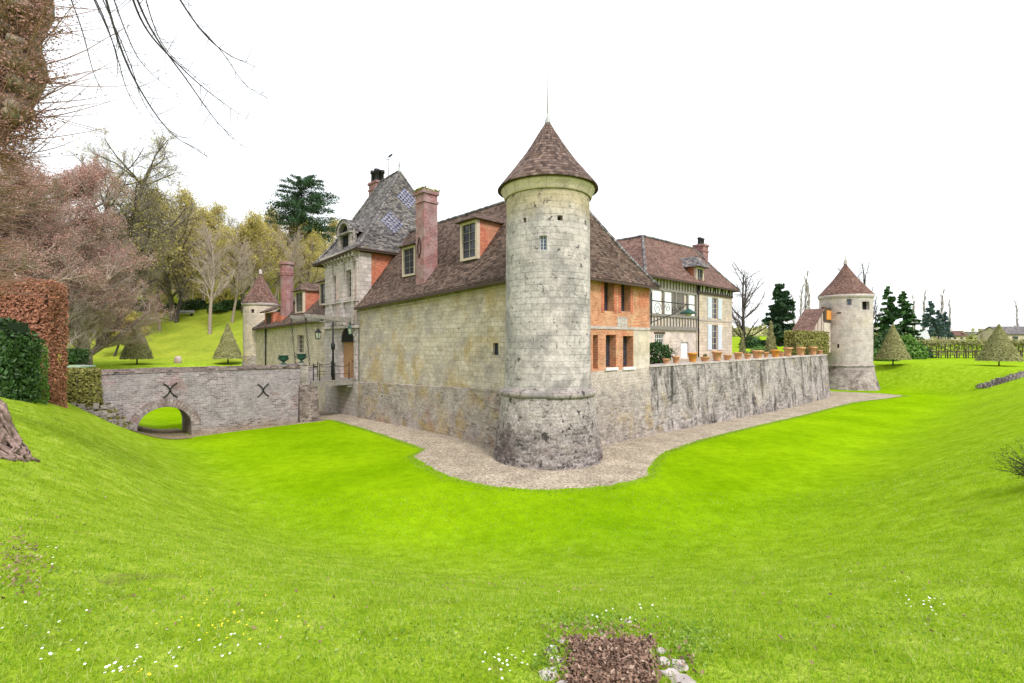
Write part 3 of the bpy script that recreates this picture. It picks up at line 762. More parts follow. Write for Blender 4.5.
for (u0, u1, v0, v1) in up:                          # red brick jambs round the upper windows
    window(NW, E0, u0, u1, v0, v1, .46, 2, 4, 'dark_wood', 'glass', .05)
    j_ = MB(); j_.mbox(E0, u0-.24, u0-.001, v0-.1, v1+.2, -.012, .2); j_.mbox(E0, u1+.001, u1+.24, v0-.1, v1+.2, -.012, .2)
    j_.build('window_jamb', M_['red_brick'], NW)
for i, (u0, u1, v0, v1) in enumerate(lo):
    window(NW, E0, u0, u1, v0, v1, .46, 2, 4, 'dark_wood', 'glass', .05)
    if i: s_ = MB(); s_.mbox(E0, u0-.08, u1+.08, v0-.14, v0-.002, -.1, .22); s_.build('window_sill', M_['white_panel'], NW)
h = hw(617, 627, 317, 326.5, 'E'); s_ = MB(); s_.mbox(E0, h[0], h[1], h[2], h[3], -.03, .1); s_.build('stone_plaque', M_['limestone'], NW)
m = MB()
def ebat(u, t, z1=-1.5, z0=-6.4): z = z0+(z1-z0)*t; return P(-.36+.35*t+.02*noise.noise(Vector((u, z, 5))), u, z)
for i in range(10):
    u0, u1 = 1+(EN-1)*i/10, 1+(EN-1)*(i+1)/10
    for j in range(6): m.face([ebat(u0, j/6), ebat(u1, j/6), ebat(u1, (j+1)/6), ebat(u0, (j+1)/6)])
M_['end_rubble'] = masonry('wing end footing', (.22, .2, .17), (.47, .43, .37), (.4, .37, .32), .36, .16, .024,
    patch=[((.42, .32, .12), .6, .58, .6), ((.5, .47, .42), .5, .53, .6)], zb=[(-2.8, -2.2, (.55, .5, .42), .95)], spots=.03, distort=.075, fine=.45, bst=.9, off=.37)
m.build('rubble_footing', M_['end_rubble'], NW)
m = MB(); prism(m, [P(1.0, 8.45, 0).xy, P(18.7, 8.45, 0).xy, P(18.7, 8.3, 0).xy, P(1.0, 8.3, 0).xy], -2, 3.3)
m.mbox(lambda u, v, d: P(d, u, v), EN-.25, EN-.003, -1.5, 3.4, .403, 18)
m.build('rear_wall', M_['pale_render'], NW)
# roof
ez = lambda a: 3.13-.0415*(a-3)
RZ = 8.75; o = .38; hn = EN/2
e_nc = P(-o, -o, 3.13); e_fc = P(-o, EN+o, 3.13); e_ng = P(18.95, -o, ez(18.95)); e_fg = P(18.95, EN+o, ez(18.95))
rN = P(2.7, hn, RZ); rG = P(18.95, hn, RZ)
m = MB(); slope(m, e_nc, e_ng, rN, rG, 14, 36, .22); slope(m, e_fc, e_nc, rN, rN, 14, 20, .25); slope(m, e_fg, e_fc, rG, rN, 10, 20, .22)
m.build('roof', M_['tile'], NW)
m = MB(); hips(m, [(rN, rG, 0), (e_nc, rN, .22), (e_fc, rN, .22)], .1); m.build('ridge_tiles', M_['tile_grey'], NW)
m = MB()
for p, q, dz in ((e_nc, e_ng, 0), (e_fc, e_nc, 0)):
    m.beam(p-Vector((0, 0, .09)), q-Vector((0, 0, .09)), .1, .13)
m.mbox(lambda u, v, d: P(u, d, ez(u)+v), -.3, 18.9, -.02, .04, -o+.05, .5); m.mbox(lambda u, v, d: P(d, u, 3.13+v), .3, EN+.3, -.02, .04, -o+.05, .5)
m.build('eaves_board', M_['dark_wood'], NW)
m = MB(); m.mbox(lambda u, v, d: P(u, d, ez(u)+v), 1.2, 18.9, -.42, -.3, -.07, .02); m.build('stone_band', M_['left_ashlar'], NW)
def SM(u, v, d): return P(u, d, v)
def wdorm(px0, px1, py0, py1, n):
    a0, a1 = sorted((a_of(px0, n), a_of(px1, n))); am = (a0+a1)/2; return a0, a1, z_of(py1, am, n), z_of(py0, am, n)
a0, a1, zb_, zt_ = wdorm(460, 477, 221, 260, 1.0); dormer(NW, SM, a0, a1, 1.0, zb_, zt_, 2.2)
a0, a1, zb_, zt_ = wdorm(402, 415, 246, 276, .95); dormer(NW, SM, a0, a1, .95, zb_, zt_, 2.0)
ca = a_of(424, .35)
chimney(NW, SM, ca, ca+.95, .35, 1.35, 3.0, 9.45, 'plum_brick', 0, True)
m = MB(); p = P(ca+.5, .3, 5.4); 
for sgn in (-1, 1): m.tube([P(ca+.5+sgn*.18*math.sin(t*PI/8)*1, .31, 5.9+(t-4)*.16) for t in range(9)], .03, 5)
m.build('wall_anchor', M_['iron'], NW)

# ------------------------------------------------------------ gatehouse
GA0, GA1, GN = 18.9, 25.1, 9.6
GH = thing('gatehouse', 'tall gatehouse with steep grey tiled roof and carved pale stone front above the drawbridge', 'gatehouse', tuple(P(22.8, 4.8, -5.8)))
FG = FM(-.06)
ezg = 6.85
def tiltz(a): return ezg-.045*(a-GA0)
dk_z = z_of(379, 20.6, -1)                    # top of the drawbridge deck
# door opening with arched head
da0, da1 = a_of(354.5, -.06), a_of(341.5, -.06)
dz1 = z_of(327, (da0+da1)/2, 0); dsp = dz1-(da1-da0)/2
gw = []   # windows: tall slit pair and wide cross window
for (x0, x1, y0, y1) in ((346, 351.5, 270, 297), (333.5, 336, 276, 306)): gw.append(hw(x0, x1, y0, y1, 'F', -.06))
low = [hw(336, 340, 333, 341, 'F', -.06)]
m = MB(); m.holed(FG, GA0, GA1, -6.4, ezg, [(da0, da1, dk_z, dsp)]+gw, .5, 1, 1)
m.build('front_wall', M_['limestone'], GH)
m = MB(); n_ = 10; um = (da0+da1)/2; rr = (da1-da0)/2
for i in range(n_):                            # voussoirs of the round-headed gateway
    t0, t1 = PI*i/n_+.03, PI*(i+1)/n_-.03
    def q(t, r, d): return P(um-r*math.cos(t), -.06-d, dsp+r*math.sin(t))
    m.hexa([q(t0, rr+.02, -.1), q(t1, rr+.02, -.1), q(t1, rr+.02, .07), q(t0, rr+.02, .07), q(t0, rr+.36, -.1), q(t1, rr+.36, -.1), q(t1, rr+.36, .07), q(t0, rr+.36, .07)])
for sgn in (-1, 1):
    for j in range(6):
        z0 = dk_z+(dsp-dk_z)*j/6; w_ = .3 if j % 2 else .42; u = um+sgn*(rr+.02)
        m.mbox(FG, min(u, u+sgn*w_), max(u, u+sgn*w_), z0+.01, z0+(dsp-dk_z)/6-.01, -.07, .1)
m.build('door_surround', M_['limestone'], GH)
m = MB()
pts = [P(da0, .0, dk_z), P(da1, .0, dk_z)]+[P(um-rr*-math.cos(t), .0, dsp+rr*math.sin(t)) for t in [PI*i/12 for i in range(13)]]
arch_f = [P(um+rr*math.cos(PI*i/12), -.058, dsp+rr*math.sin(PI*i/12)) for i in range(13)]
m.face([P(da1, -.066, dsp)]+[v-Vector((NX, NY, 0))*.008 for v in arch_f])   # flat dark sheet on the wall, painting the shade inside the arch head
m.build('arch_shade', M_['hollow'], GH)
m = MB(); m.mbox(FM(0), da0+.45, da1-.02, dk_z+.02, dsp+.15, .12, .2)
for i in range(1, 5): u = da0+.45+(da1-da0-.47)*i/5; m.mbox(FM(0), u-.012, u+.012, dk_z+.05, dsp+.1, .108, .119)
dd = m.build('door', M_['door_wood'], GH)
m = MB(); p = P(da0+.65, .1, dk_z+1.3); m.lathe(p.x, p.y, [(.01, p.z-.05), (.05, p.z), (.01, p.z+.05)], 8); m.build('handle', M_['iron'], dd)
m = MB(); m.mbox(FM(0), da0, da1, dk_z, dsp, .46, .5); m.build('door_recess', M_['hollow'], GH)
for g in gw: window(GH, FG, *g, .3, 1 if g[1]-g[0] < .6 else 2, 5, 'sash', 'glass', .06)
# pilasters with joints, brick infill, cornice consoles
pil = [(366.5, 357.5), (344.5, 341), (354.5, 352.4), (333, 330)]
for (x1, x0) in pil:
    u0, u1 = sorted((a_of(x1, -.1), a_of(x0, -.1))); u0 = max(u0, GA0); m = MB(); z = 1.3
    while z < 5.9:
        z2 = min(z+.42, 5.95); m.mbox(FG, u0, u1, z+.012, z2-.012, -.14, -.002); z = z2
    m.mbox(FG, u0+.02, u1-.02, 1.3, 5.95, -.12, -.004)
    m.mbox(FG, u0-.06, u1+.06, 5.95, 6.1, -.2, -.002)
    m.build('pilaster', M_['limestone'], GH)
for (x0, x1, y0, y1) in ((351.5, 357, 268, 298), (351.8, 357.5, 301, 322), (336.3, 340.2, 273, 300), (336.4, 340.1, 303, 320)):
    h = hw(x0, x1, y0, y1, 'F', -.06); m = MB(); m.mbox(FG, *h, -.03, -.001); m.build('brick_infill', M_['pink_brick'], GH)
m = MB(); m.mbox(FG, GA0-.15, GA1+.1, 1.02, 1.22, -.2, -.002); m.build('string_course', M_['limestone'], GH)
m = MB(); m.mbox(FG, GA0-.1, GA1+.1, 3.0, 3.1, -.17, -.002); m.build('string_course', M_['limestone'], GH)
m = MB()
m.mbox(FG, GA0-.2, GA1+.1, 6.62, 6.84, -.42, -.002); m.build('cornice', M_['limestone'], GH)
u = GA0+.2
while u < GA1:
    k = MB(); k.hexa([FG(u, 6.1, -.002), FG(u+.2, 6.1, -.002), FG(u+.2, 6.1, -.1), FG(u, 6.1, -.1), FG(u, 6.61, -.002), FG(u+.2, 6.61, -.002), FG(u+.2, 6.61, -.4), FG(u, 6.61, -.4)])
    k.tube([FG(u-.01, 6.42, -.27), FG(u+.21, 6.42, -.27)], .12, 8); k.build('console', M_['limestone'], GH); u += .62
m = MB(); m.mbox(lambda u, v, d: P(d, u, v), -.06, .9, 1.0, 6.6, GA0-.12, GA0-.002); m.build('quoin', M_['limestone'], GH)
m = MB(); m.mbox(lambda u, v, d: P(d, u, v), .9, GN, .5, ezg, GA0-.001, GA0+.3); m.mbox(SM, GA0, GA1, -1, ezg, GN-.3, GN-.002)
m.mbox(lambda u, v, d: P(d, u, v), .3, GN-.31, -1, ezg, GA1-.3, GA1); m.build('side_wall', M_['red_brick'], GH)
o = .5
c0 = P(GA0-o, -o, tiltz(GA0)-.05); c1 = P(GA1+1.5, -o, tiltz(GA1)-.1); c2 = P(GA1+1.5, GN+o, 6.5); c3 = P(GA0-o, GN+o, 6.8)
RGZ = 14.35; r0 = P(21.3, GN/2-.1, RGZ); r1 = P(24.6, GN/2-.1, RGZ-.15)
m = MB(); slope(m, c0, c1, r0, r1, 18, 18, .75, .07); slope(m, c3, c0, r0, r0, 18, 18, .6, .05); slope(m, c1, c2, r1, r1, 14, 14, .5); slope(m, c2, c3, r1, r0, 12, 14, .5)
rf_ = m.build('roof', M_['tile_grey'], GH)
m = MB(); m.tube([c0, c1, c2, c3, c0], .06, 5); m.hexa([c0-Vector((0, 0, .14)), c1-Vector((0, 0, .14)), c2-Vector((0, 0, .14)), c3-Vector((0, 0, .14)), c0-Vector((0, 0, .04)), c1-Vector((0, 0, .04)), c2-Vector((0, 0, .04)), c3-Vector((0, 0, .04))])
m.build('soffit', M_['dark_wood'], GH)
m = MB(); hips(m, [(r0, r1, 0), (c0, r0, .62), (c3, r0, .5), (c1, r1, .5)], .09); m.build('ridge_tiles', M_['tile_grey'], GH)
m = MB(); m.lathe(r0.x, r0.y, [(.16, RGZ-.1), (.1, RGZ+.15), (.05, RGZ+.3), (.09, RGZ+.4), (.02, RGZ+.9)], 10); m.build('finial', M_['lead'], GH)
# glazed lozenges on the slope that faces the near tower
for (px, py, hs_, hv) in ((406.5, 195, .62, .95), (392, 217, .72, 1.05)):
    # point on plane c3,c0,r0
    nrm = (c0-c3).cross(r0-c3).normalized(); ray = Vector(((px-512)/F, 1, (341.5-py)/F))
    t = c3.dot(nrm)/ray.dot(nrm); pp = ray*t
    if nrm.dot(-ray) < 0: nrm = -nrm
    ax = (c0-c3).normalized(); bx = nrm.cross(ax).normalized()
    if bx.z < 0: bx = -bx
    pp = pp-Vector((0, 0, .0)); m = MB(); K = 5
    for i in range(-K, K+1):
        for j in range(-K, K+1):
            if abs(i)+abs(j) > K or (i+j) % 2: continue
            c_ = pp+ax*(hs_*1.5*i/K)+bx*(hv*j/K); e = .10; f_ = .1
            tt = (c_.z-c0.z)/(RGZ-c0.z); c_.z -= .6*4*tt*(1-tt)*(1-tt*.5)
            q = [c_+ax*e*s1+bx*f_*s2 for s1, s2 in ((-1, -1), (1, -1), (1, 1), (-1, 1))]
            m.hexa([v-nrm*.1 for v in q]+[v+nrm*.045 for v in q])
    m.build('glazed_tile_lozenge', M_['slate_blue'], rf_)
# carved stone lucarne on the front slope
l0, l1 = a_of(357, -.3), a_of(341, -.3)
l0, l1 = sorted((l0, l1)); lz0 = 7.0
m = MB(); lf = lambda u, v, d: P(u, d, v)
l0, l1 = 20.6, 22.9
m.mbox(lf, l0, l0+.4, lz0, lz0+1.35, .12, .6); m.mbox(lf, l1-.4, l1, lz0, lz0+1.35, .12, .6); m.mbox(lf, l0-.1, l1+.1, lz0+1.35, lz0+1.5, 0, .7)
lm = (l0+l1)/2; rad = (l1-l0)/2
for i in range(10):
    t0, t1 = PI*i/10, PI*(i+1)/10
    def q(t, r, d): return P(lm+r*math.cos(t), d, lz0+1.5+r*.85*math.sin(t))
    m.hexa([q(t0, rad-.3, .0), q(t1, rad-.3, .0), q(t1, rad-.3, .7), q(t0, rad-.3, .7), q(t0, rad, .0), q(t1, rad, .0), q(t1, rad, .7), q(t0, rad, .7)])
for u in (l0-.25, l1+.1): p = P(u+.07, .3, 0); m.lathe(p.x, p.y, [(.1, lz0), (.16, lz0+.5), (.07, lz0+.9), (.13, lz0+1.2), (.02, lz0+1.7)], 8)
LU = m.build('lucarne', M_['tower_band'], GH)
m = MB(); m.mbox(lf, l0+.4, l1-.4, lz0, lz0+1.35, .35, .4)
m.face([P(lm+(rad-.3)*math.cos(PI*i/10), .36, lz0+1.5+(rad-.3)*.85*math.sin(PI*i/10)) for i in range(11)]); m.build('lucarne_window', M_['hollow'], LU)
m = MB(); 
for i in range(10):
    t0, t1 = PI*i/10, PI*(i+1)/10
    def q(t, d): return P(lm+(rad+.06)*math.cos(t), d, lz0+1.5+(rad+.06)*.85*math.sin(t)+.03)
    m.face([q(t0, -.05), q(t1, -.05), q(t1, 2.6), q(t0, 2.6)])
m.build('lucarne_roof', M_['tile_grey'], LU)
# clustered chimney at the far end of the ridge
ga = a_of(377, GN/2+.6)
ga = 25.6; gn_ = n_of(377.5, ga)
ch = chimney(GH, SM, ga-.7, ga+.7, gn_-.5, gn_+.5, 11.5, z_of(183, ga, gn_), 'plum_brick', 0, False)
zc_ = z_of(183, ga, gn_)
for i, (da_, dn_) in enumerate(((-.35, -.25), (.35, -.25), (-.35, .25), (.35, .25))):
    p = P(ga+da_, gn_+dn_, 0); k = MB(); k.lathe(p.x, p.y, [(.2, zc_), (.18, zc_+.8), (.26, zc_+.85), (.26, zc_+1.1), (.12, zc_+1.12)], 10); k.build('chimney_pot', M_['iron'], ch)
# weather vane
VP_ = r1.lerp(r0, .45); m = MB(); m.tube([VP_, VP_+Vector((0, 0, 1.9))], [.03, .015], 5)
m.beam(VP_+Vector((-.3, .1, 1.55)), VP_+Vector((.3, -.1, 1.55)), .03); m.beam(VP_+Vector((0, 0, 1.75)), VP_+Vector((.35, -.1, 1.95)), .03, .16); m.build('weather_vane', M_['iron'], GH)
# ------------------------------------------------------------ low wing beyond the gatehouse
LW = thing('low_wing', 'low cream stone wing with brick dormers between the gatehouse and the left round tower', 'castle wing', tuple(P(34, 3, -6)))
LA0, LA1, LN = 25.1, 44.5, 7.0
ezl = lambda a: 1.78-.022*(a-27)
aw = hw(297.5, 303.5, 335, 353)
m = MB(); m.holed(FM(0), LA0, LA1, -6.4, 1.7, [aw], .3, 1.5, 1); m.build('wall', M_['left_wing_stone'], LW)
window(LW, FM(0), *aw, .22, 2, 4, 'sash', 'glass', .05)
m = MB(); u_ = (aw[0]+aw[1])/2; r_ = (aw[1]-aw[0])/2; m.face([P(u_+r_*math.cos(PI*i/10), -.012, aw[3]+r_*math.sin(PI*i/10)) for i in range(11)]); 
for i in range(10):
    t0, t1 = PI*i/10, PI*(i+1)/10
    def q(t, r, d): return P(u_+r*math.cos(t), d, aw[3]+r*math.sin(t))
    m.hexa([q(t0, r_, .02), q(t1, r_, .02), q(t1, r_, -.03), q(t0, r_, -.03), q(t0, r_+.14, .02), q(t1, r_+.14, .02), q(t1, r_+.14, -.03), q(t0, r_+.14, -.03)])
m.build('window_arch', M_['sash'], LW)
m = MB(); m.mbox(lambda u, v, d: P(d, u, v), .3, LN, -2, 1.9, LA1-.3, LA1); m.mbox(SM, LA0, LA1, -2, 1.9, LN-.3, LN-.002); m.build('rear_wall', M_['pale_render'], LW)
o = .4; LRZ = 5.5
e0, e1 = P(LA0+.0, -o, ezl(LA0)), P(LA1, -o, ezl(LA1)); f0, f1 = P(LA0, LN+o, 1.7), P(LA1, LN+o, 1.4)
q0, q1 = P(LA0, LN/2, LRZ), P(LA1-3, LN/2, LRZ-.3)
m = MB(); slope(m, e0, e1, q0, q1, 10, 24, .15); slope(m, f1, f0, q1, q0, 8, 16, .1); slope(m, e1, f1, q1, q1, 8, 8, .1); m.build('roof', M_['tile'], LW)
m = MB(); hips(m, [(q0, q1, 0), (e1, q1, .1)], .1); m.build('ridge_tiles', M_['tile_grey'], LW)
m = MB(); m.beam(e0-Vector((0, 0, .1)), e1-Vector((0, 0, .1)), .1, .14); m.mbox(lambda u, v, d: P(u, d, ezl(u)+v), LA0, LA1, -.05, .02, -o+.05, .4); m.build('eaves_board', M_['dark_wood'], LW)
p0 = P(a_of(265.5, -.12), -.12, 1.5); m = MB(); m.tube([p0, p0-Vector((0, 0, 6))], .07, 6); m.build('downpipe', M_['iron'], LW)
a0, a1, zb_, zt_ = wdorm(317, 328, 282, 305, .9); dormer(LW, SM, a0, min(a1, a0+1.9), .9, zb_, zt_, 1.9)
a0, a1, zb_, zt_ = wdorm(295, 303, 292, 311, .8); dormer(LW, SM, a0, a1, .8, zb_-.2, zt_+.1, 2.1, rise=.9)
ca = a_of(286, .9)
p = P(ca, 1.0, 0); m = MB(); zt_ = z_of(262, ca, 1.0)
m.mbox(SM, ca-.75, ca+.75, 1.5, 2.6, .2, 1.7); m.build('chimney_base', M_['red_brick'], LW)
m = MB(); m.lathe(p.x, p.y, [(.62, 2.4), (.6, zt_-1.5), (.66, zt_-1.4), (.7, zt_-1.1), (.62, zt_-1.0), (.62, zt_-.4), (.76, zt_-.3), (.76, zt_-.05), (.4, zt_)], 10, False); m.build('round_chimney', M_['plum_brick'], LW)
# brick gabled hoist dormer next to the left tower
ga0, ga1 = a_of(273.5, .2), a_of(265.5, .2); ga0, ga1 = sorted((ga0, ga1))
m = MB(); m.mbox(SM, ga0, ga1, ezl(ga0), 3.1, .15, .4); m.mbox(SM, ga0-.001, ga0+.25, ezl(ga0), 3.1, .402, 3); D = m.build('brick_dormer', M_['red_brick'], LW)
m = MB(); m.mbox(SM, ga0+.6, ga1-.6, ezl(ga0)+.2, 2.9, .1, .14); m.build('shutter', M_['dark_wood'], D)
m = MB(); m.hexa([SM(ga0-.3, 3.05, -.3), SM(ga1+.3, 3.05, -.3), SM(ga1+.3, 4.6, 3), SM(ga0-.3, 4.6, 3), SM(ga0-.3, 3.2, -.3), SM(ga1+.3, 3.2, -.3), SM(ga1+.3, 4.75, 3), SM(ga0-.3, 4.75, 3)]); m.build('dormer_roof', M_['tile'], D)

# ------------------------------------------------------------ left round tower
k_ = (260.5-512)/F; la = a_of(260.5, .9); pt = P(la, .9, 0); lx, ly = pt.x, pt.y; lr = 17.4/F*ly/1.127
T2 = thing('round_tower', 'small cream round tower with red cone roof at the left end of the castle', 'tower', (lx, ly, -6.2))
def hol2(px, py, w, h, cx, cy, r):
    t, y = th_of(px, cx, cy, r); z = zat(py, y); return (t-w/2/r, t+w/2/r, z-h/2, z+h/2)
h = hol2(252.5, 311, .35, .4, lx, ly, lr); zt2 = zat(303, ly-.8)
_, M2 = arc_tower(T2, lx, ly, lambda v: lr, -6.6, zt2, [h], .3, 'left_wing_stone', nseg=40, dv=1)
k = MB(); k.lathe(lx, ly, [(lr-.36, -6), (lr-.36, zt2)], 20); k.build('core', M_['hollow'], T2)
window(T2, M2, *h, .2, 1, 1, 'iron', 'glass', .04)
k = MB(); k.lathe(lx, ly, [(lr, zt2-.35), (lr+.08, zt2-.3), (lr+.2, zt2-.02), (lr-.2, zt2)], 40); k.build('cornice', M_['limestone'], T2)
k = MB(); k.lathe(lx, ly, [(lr+.02, -1.6), (lr+.5, -6.8)], 32); k.build('battered_base', M_['left_rubble'], T2)
cone_roof(T2, lx, ly, 19.4/F*ly/1.127, zt2+.02, zat(272, ly), 'tile_red')
k = MB(); k.lathe(lx, ly, [(.2, zat(274, ly)), (.16, zat(270.5, ly)), (.02, zat(269, ly))], 8); k.build('finial', M_['limestone'], T2)

# ------------------------------------------------------------ terrace wall along the garden front
TW = thing('terrace_wall', 'long grey rubble terrace wall with dark streaks between the brick wing and far tower', 'wall', tuple(P(0, 25, -6)))
TZ = -1.36
m = MB(); n0, n1, K, J = EN-.05, 44.0, 300, 34
def tb(u, t):
    z = -6.9+(TZ-.12+6.9)*t; k = .3+.7*(1-t); return P(-.42+.40*t+.05*noise.noise(Vector((u*.6, z*.5, 9)))+k*.06*noise.noise(Vector((u*2.6, z*4, 2)))+k*.035*noise.noise(Vector((u*6, z*9, 5))), u, z)
for i in range(K):
    u0, u1 = n0+(n1-n0)*i/K, n0+(n1-n0)*(i+1)/K
    for j in range(J): h_ = 5.5/J; m.face([tb(u0, j/J), tb(u1, j/J), tb(u1, (j+1)/J), tb(u0, (j+1)/J)], [(u0, j*h_), (u1, j*h_), (u1, (j+1)*h_), (u0, (j+1)*h_)])
m.mbox(lambda u, v, d: P(d, u, v), n0, n1, -2.5, TZ-.12, .05, .6); m.build('wall', M_['terrace_stone'], TW)
m = MB(); u = n0; rg = random.Random(4)
while u < n1:
    l = rg.uniform(.7, 1.3); m.mbox(lambda q, v, d: P(d, q, v), u+.01, min(u+l, n1), TZ-.119, TZ+rg.uniform(-.02, .02), -.07+rg.uniform(-.02, .02), .64); u += l
m.build('coping', M_['limestone'], TW)
m = MB(); u = n_of(690, -.1)
for px in (693,):                                # old vertical drain scar in the wall
    m.mbox(lambda q, v, d: P(d, q, v), u-.22, u+.22, -5.6, -2.3, -.4, -.1)
# courtyard behind the wall
m = MB(); prism(m, [P(.66, EN, 0).xy, P(.66, 44, 0).xy, P(43, 44, 0).xy, P(43, 7.2, 0).xy, P(27.2, 7.2, 0).xy, P(27.2, 9.7, 0).xy, P(18.6, 9.7, 0).xy, P(18.6, EN, 0).xy], -6.6, TZ-.1)
o_ = m.build('courtyard', M_['gravel']); o_['kind'] = 'structure'

# ------------------------------------------------------------ far round tower
fa = 1.3; fn = n_of(845.5, fa); pt = P(fa, fn, 0); fx, fy = pt.x, pt.y; fr_ = 27.0/F*fy/1.21
T3 = thing('round_tower', 'round whitish tower with red cone roof at the far end of the terrace wall', 'tower', (fx, fy, -6))
def z3(py, off=1.0): return zat(py, fy-fr_*off)
zt3 = z3(294.5, .6); zl3 = z3(366)
hs3 = [hol2(849, 302, .55, .75, fx, fy, fr_), hol2(866.3, 305.5, 1.1, 1.0, fx, fy, fr_), hol2(839, 313, .5, .16, fx, fy, fr_), hol2(838, 346, .25, .5, fx, fy, fr_)]
_, M3 = arc_tower(T3, fx, fy, lambda v: fr_, zl3, zt3, hs3, .4, 'far_tower', nseg=56, dv=.8)
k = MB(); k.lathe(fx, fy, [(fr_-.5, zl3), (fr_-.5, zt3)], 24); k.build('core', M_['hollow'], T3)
window(T3, M3, *hs3[0], .2, 1, 2, 'grey_wood', 'glass_blue', .05)
k = MB(); k.lathe(fx, fy, [(fr_, zt3-.5), (fr_+.1, zt3-.4), (fr_+.22, zt3-.02), (fr_-.2, zt3)], 48); k.build('cornice', M_['far_tower'], T3)
k = MB(); k.lathe(fx, fy, [(fr_-.02, zl3+.1), (fr_+.18, zl3+.02), (fr_+.2, zl3-.08), (fr_+.1, zl3-.16)], 48, True, .05); k.build('ledge', M_['tower_band'], T3)
M_['far_rubble'] = masonry('far tower foot', (.3, .26, .24), (.5, .45, .4), (.42, .38, .34), .5, .24, .02, patch=[((.12, .085, .08), .42, .53, .85), ((.54, .5, .45), .5, .52, .5)], distort=.07, fine=.4, bst=.9)
k = MB(); k.lathe(fx, fy, [(fr_+.1, zl3-.1), (fr_+.3, zl3-1.3), (fr_+.75, -6.1), (fr_+.95, -6.9)], 48, True, .12); k.build('battered_base', M_['far_rubble'], T3)
cone_roof(T3, fx, fy, 28.8/F*fy/1.21, zt3+.02, zat(263, fy), 'tile_red')
k = MB(); k.lathe(fx, fy, [(.25, zat(264.5, fy)), (.2, zat(261, fy)), (.1, zat(259.5, fy)), (.04, zat(257, fy)), (.015, zat(250, fy))], 8); k.build('finial', M_['limestone'], T3)
# lean-to against the tower with an orange shutter
LT = thing('lean_to', 'small half timbered lean-to with orange shutter against the far round tower', 'lean-to', tuple(P(1.5, 40, TZ)))
n0_, n1_ = n_of(810, 2.3), n_of(834, 2.3); zA, zB = z_of(331, 1, n0_), z_of(331, 1, n1_)
def LM(u, v, d): return P(2.3+d, u, v)
nm_ = n_of(824, 2.3)
m = MB(); m.mbox(LM, nm_, n1_+.6, TZ, z_of(322, 1, n1_), 0, 2.2); m.build('wall', M_['pale_render'], LT)
m = MB(); zt_ = z_of(308, 1, n1_)
m.mbox(LM, nm_+.02, n1_+.3, z_of(323, 1, n1_), zt_, -.03, .25); m.build('shutter_panel', M_['dark_wood'], LT)
m = MB(); m.mbox(LM, n_of(827, 2.2), n_of(832.5, 2.2), z_of(320, 1, n1_), z_of(311, 1, n1_), -.09, -.035); m.build('shutter', M_['terracotta_orange'], LT)
m = MB(); zlo = z_of(336, 1, n0_); zhi = z_of(309, 1, nm_)    # sloping side gable: pinkish plaster with timber lines
def SL(u, v, d): return P(2.3+d, u, v)
q = [SL(n0_, TZ-.1, .1), SL(nm_, TZ-.1, .1), SL(nm_, zhi, .1), SL(n0_, zlo+.2, .1)]; b_ = [v+Vector((AX, AY, 0))*1.8 for v in q]
m.hexa([q[0], q[1], b_[1], b_[0], q[3], q[2], b_[2], b_[3]]); m.build('gable', M_['pink_brick'], LT)
m = MB()
for t in (.1, .35, .6, .85):
    u = n0_+(nm_-n0_)*t; m.mbox(SL, u-.06, u+.06, zlo-.9, zlo+.2+(zhi-zlo-.2)*t-.05, .04, .099)
m.mbox(SL, n0_, nm_, zlo+.3, zlo+.42, .03, .098); m.build('timber', M_['grey_wood'], LT)
m = MB(); m.hexa([SL(n0_-.3, zlo, -.05), SL(nm_+.1, zhi, -.05), SL(nm_+.1, zhi, 2.1), SL(n0_-.3, zlo, 2.1), SL(n0_-.3, zlo+.16, -.05), SL(nm_+.1, zhi+.16, -.05), SL(nm_+.1, zhi+.16, 2.1), SL(n0_-.3, zlo+.16, 2.1)])
m.build('roof', M_['tile_red'], LT)

# ------------------------------------------------------------ timber framed house on the terrace
HA = 4.7; H0, Hs, H1 = 15.5, n_of(696.5, HA), n_of(732, HA)
TH = thing('timber_framed_house', 'half timbered house with red tiled hipped roof behind the terrace wall', 'house', tuple(P(8, 23, TZ)))
def HM(u, v, d): return P(HA+d, u, v)
def hh(px0, px1, py0, py1, off=0):
    u0, u1 = sorted((n_of(px0, HA+off), n_of(px1, HA+off))); um = (u0+u1)/2; return (u0, u1, z_of(py1, HA+off, um), z_of(py0, HA+off, um))
zj = z_of(330, HA, (H0+Hs)/2+1)            # jetty beam
g1 = hh(655, 664, 334, 352); g2 = hh(681, 688.5, 342, 358); g2 = (g2[0], g2[1], TZ, g2[3])
m = MB(); m.holed(HM, H0, Hs, TZ-.1, zj, [g1, g2], .25, 2, 1); m.build('lower_wall', M_['pale_render'], TH)
w_ = window(TH, HM, *g1, .12, 4, 4, 'sash_white', 'glass', .06)
m = MB(); m.mbox(HM, g1[0]-.15, g1[1]+.15, g1[3]+.003, g1[3]+.16, -.03, .1); m.build('lintel', M_['dark_wood'], TH)
m = MB(); m.mbox(HM, *g2, .12, .18); m.build('door', M_['white_panel'], TH)
zt = z_of(283.5, HA, Hs)+.1; zt = 5.05
m = MB(); m.mbox(HM, H0, Hs, zj, zt, .02, .4); m.build('upper_wall', M_['pale_render'], TH)
m = MB()
zr1, zr2 = z_of(292, HA, 19.5), z_of(317, HA, 19.5)
for z in (zj, zr2, zr1, zt-.16): m.mbox(HM, H0, Hs, z, z+.17, -.10, .018)
m.mbox(HM, H0, Hs, zj-.02, zj+.26, -.16, .019)
n_ = 17
for i in range(n_+1):
    u = H0+(Hs-H0-.12)*i/n_; b0, b1 = zj+.26, zr2
    m.mbox(HM, u, u+.1, b0, b1, -.07, .015); m.mbox(HM, u, u+.1, zr1+.17, zt-.16, -.07, .015)
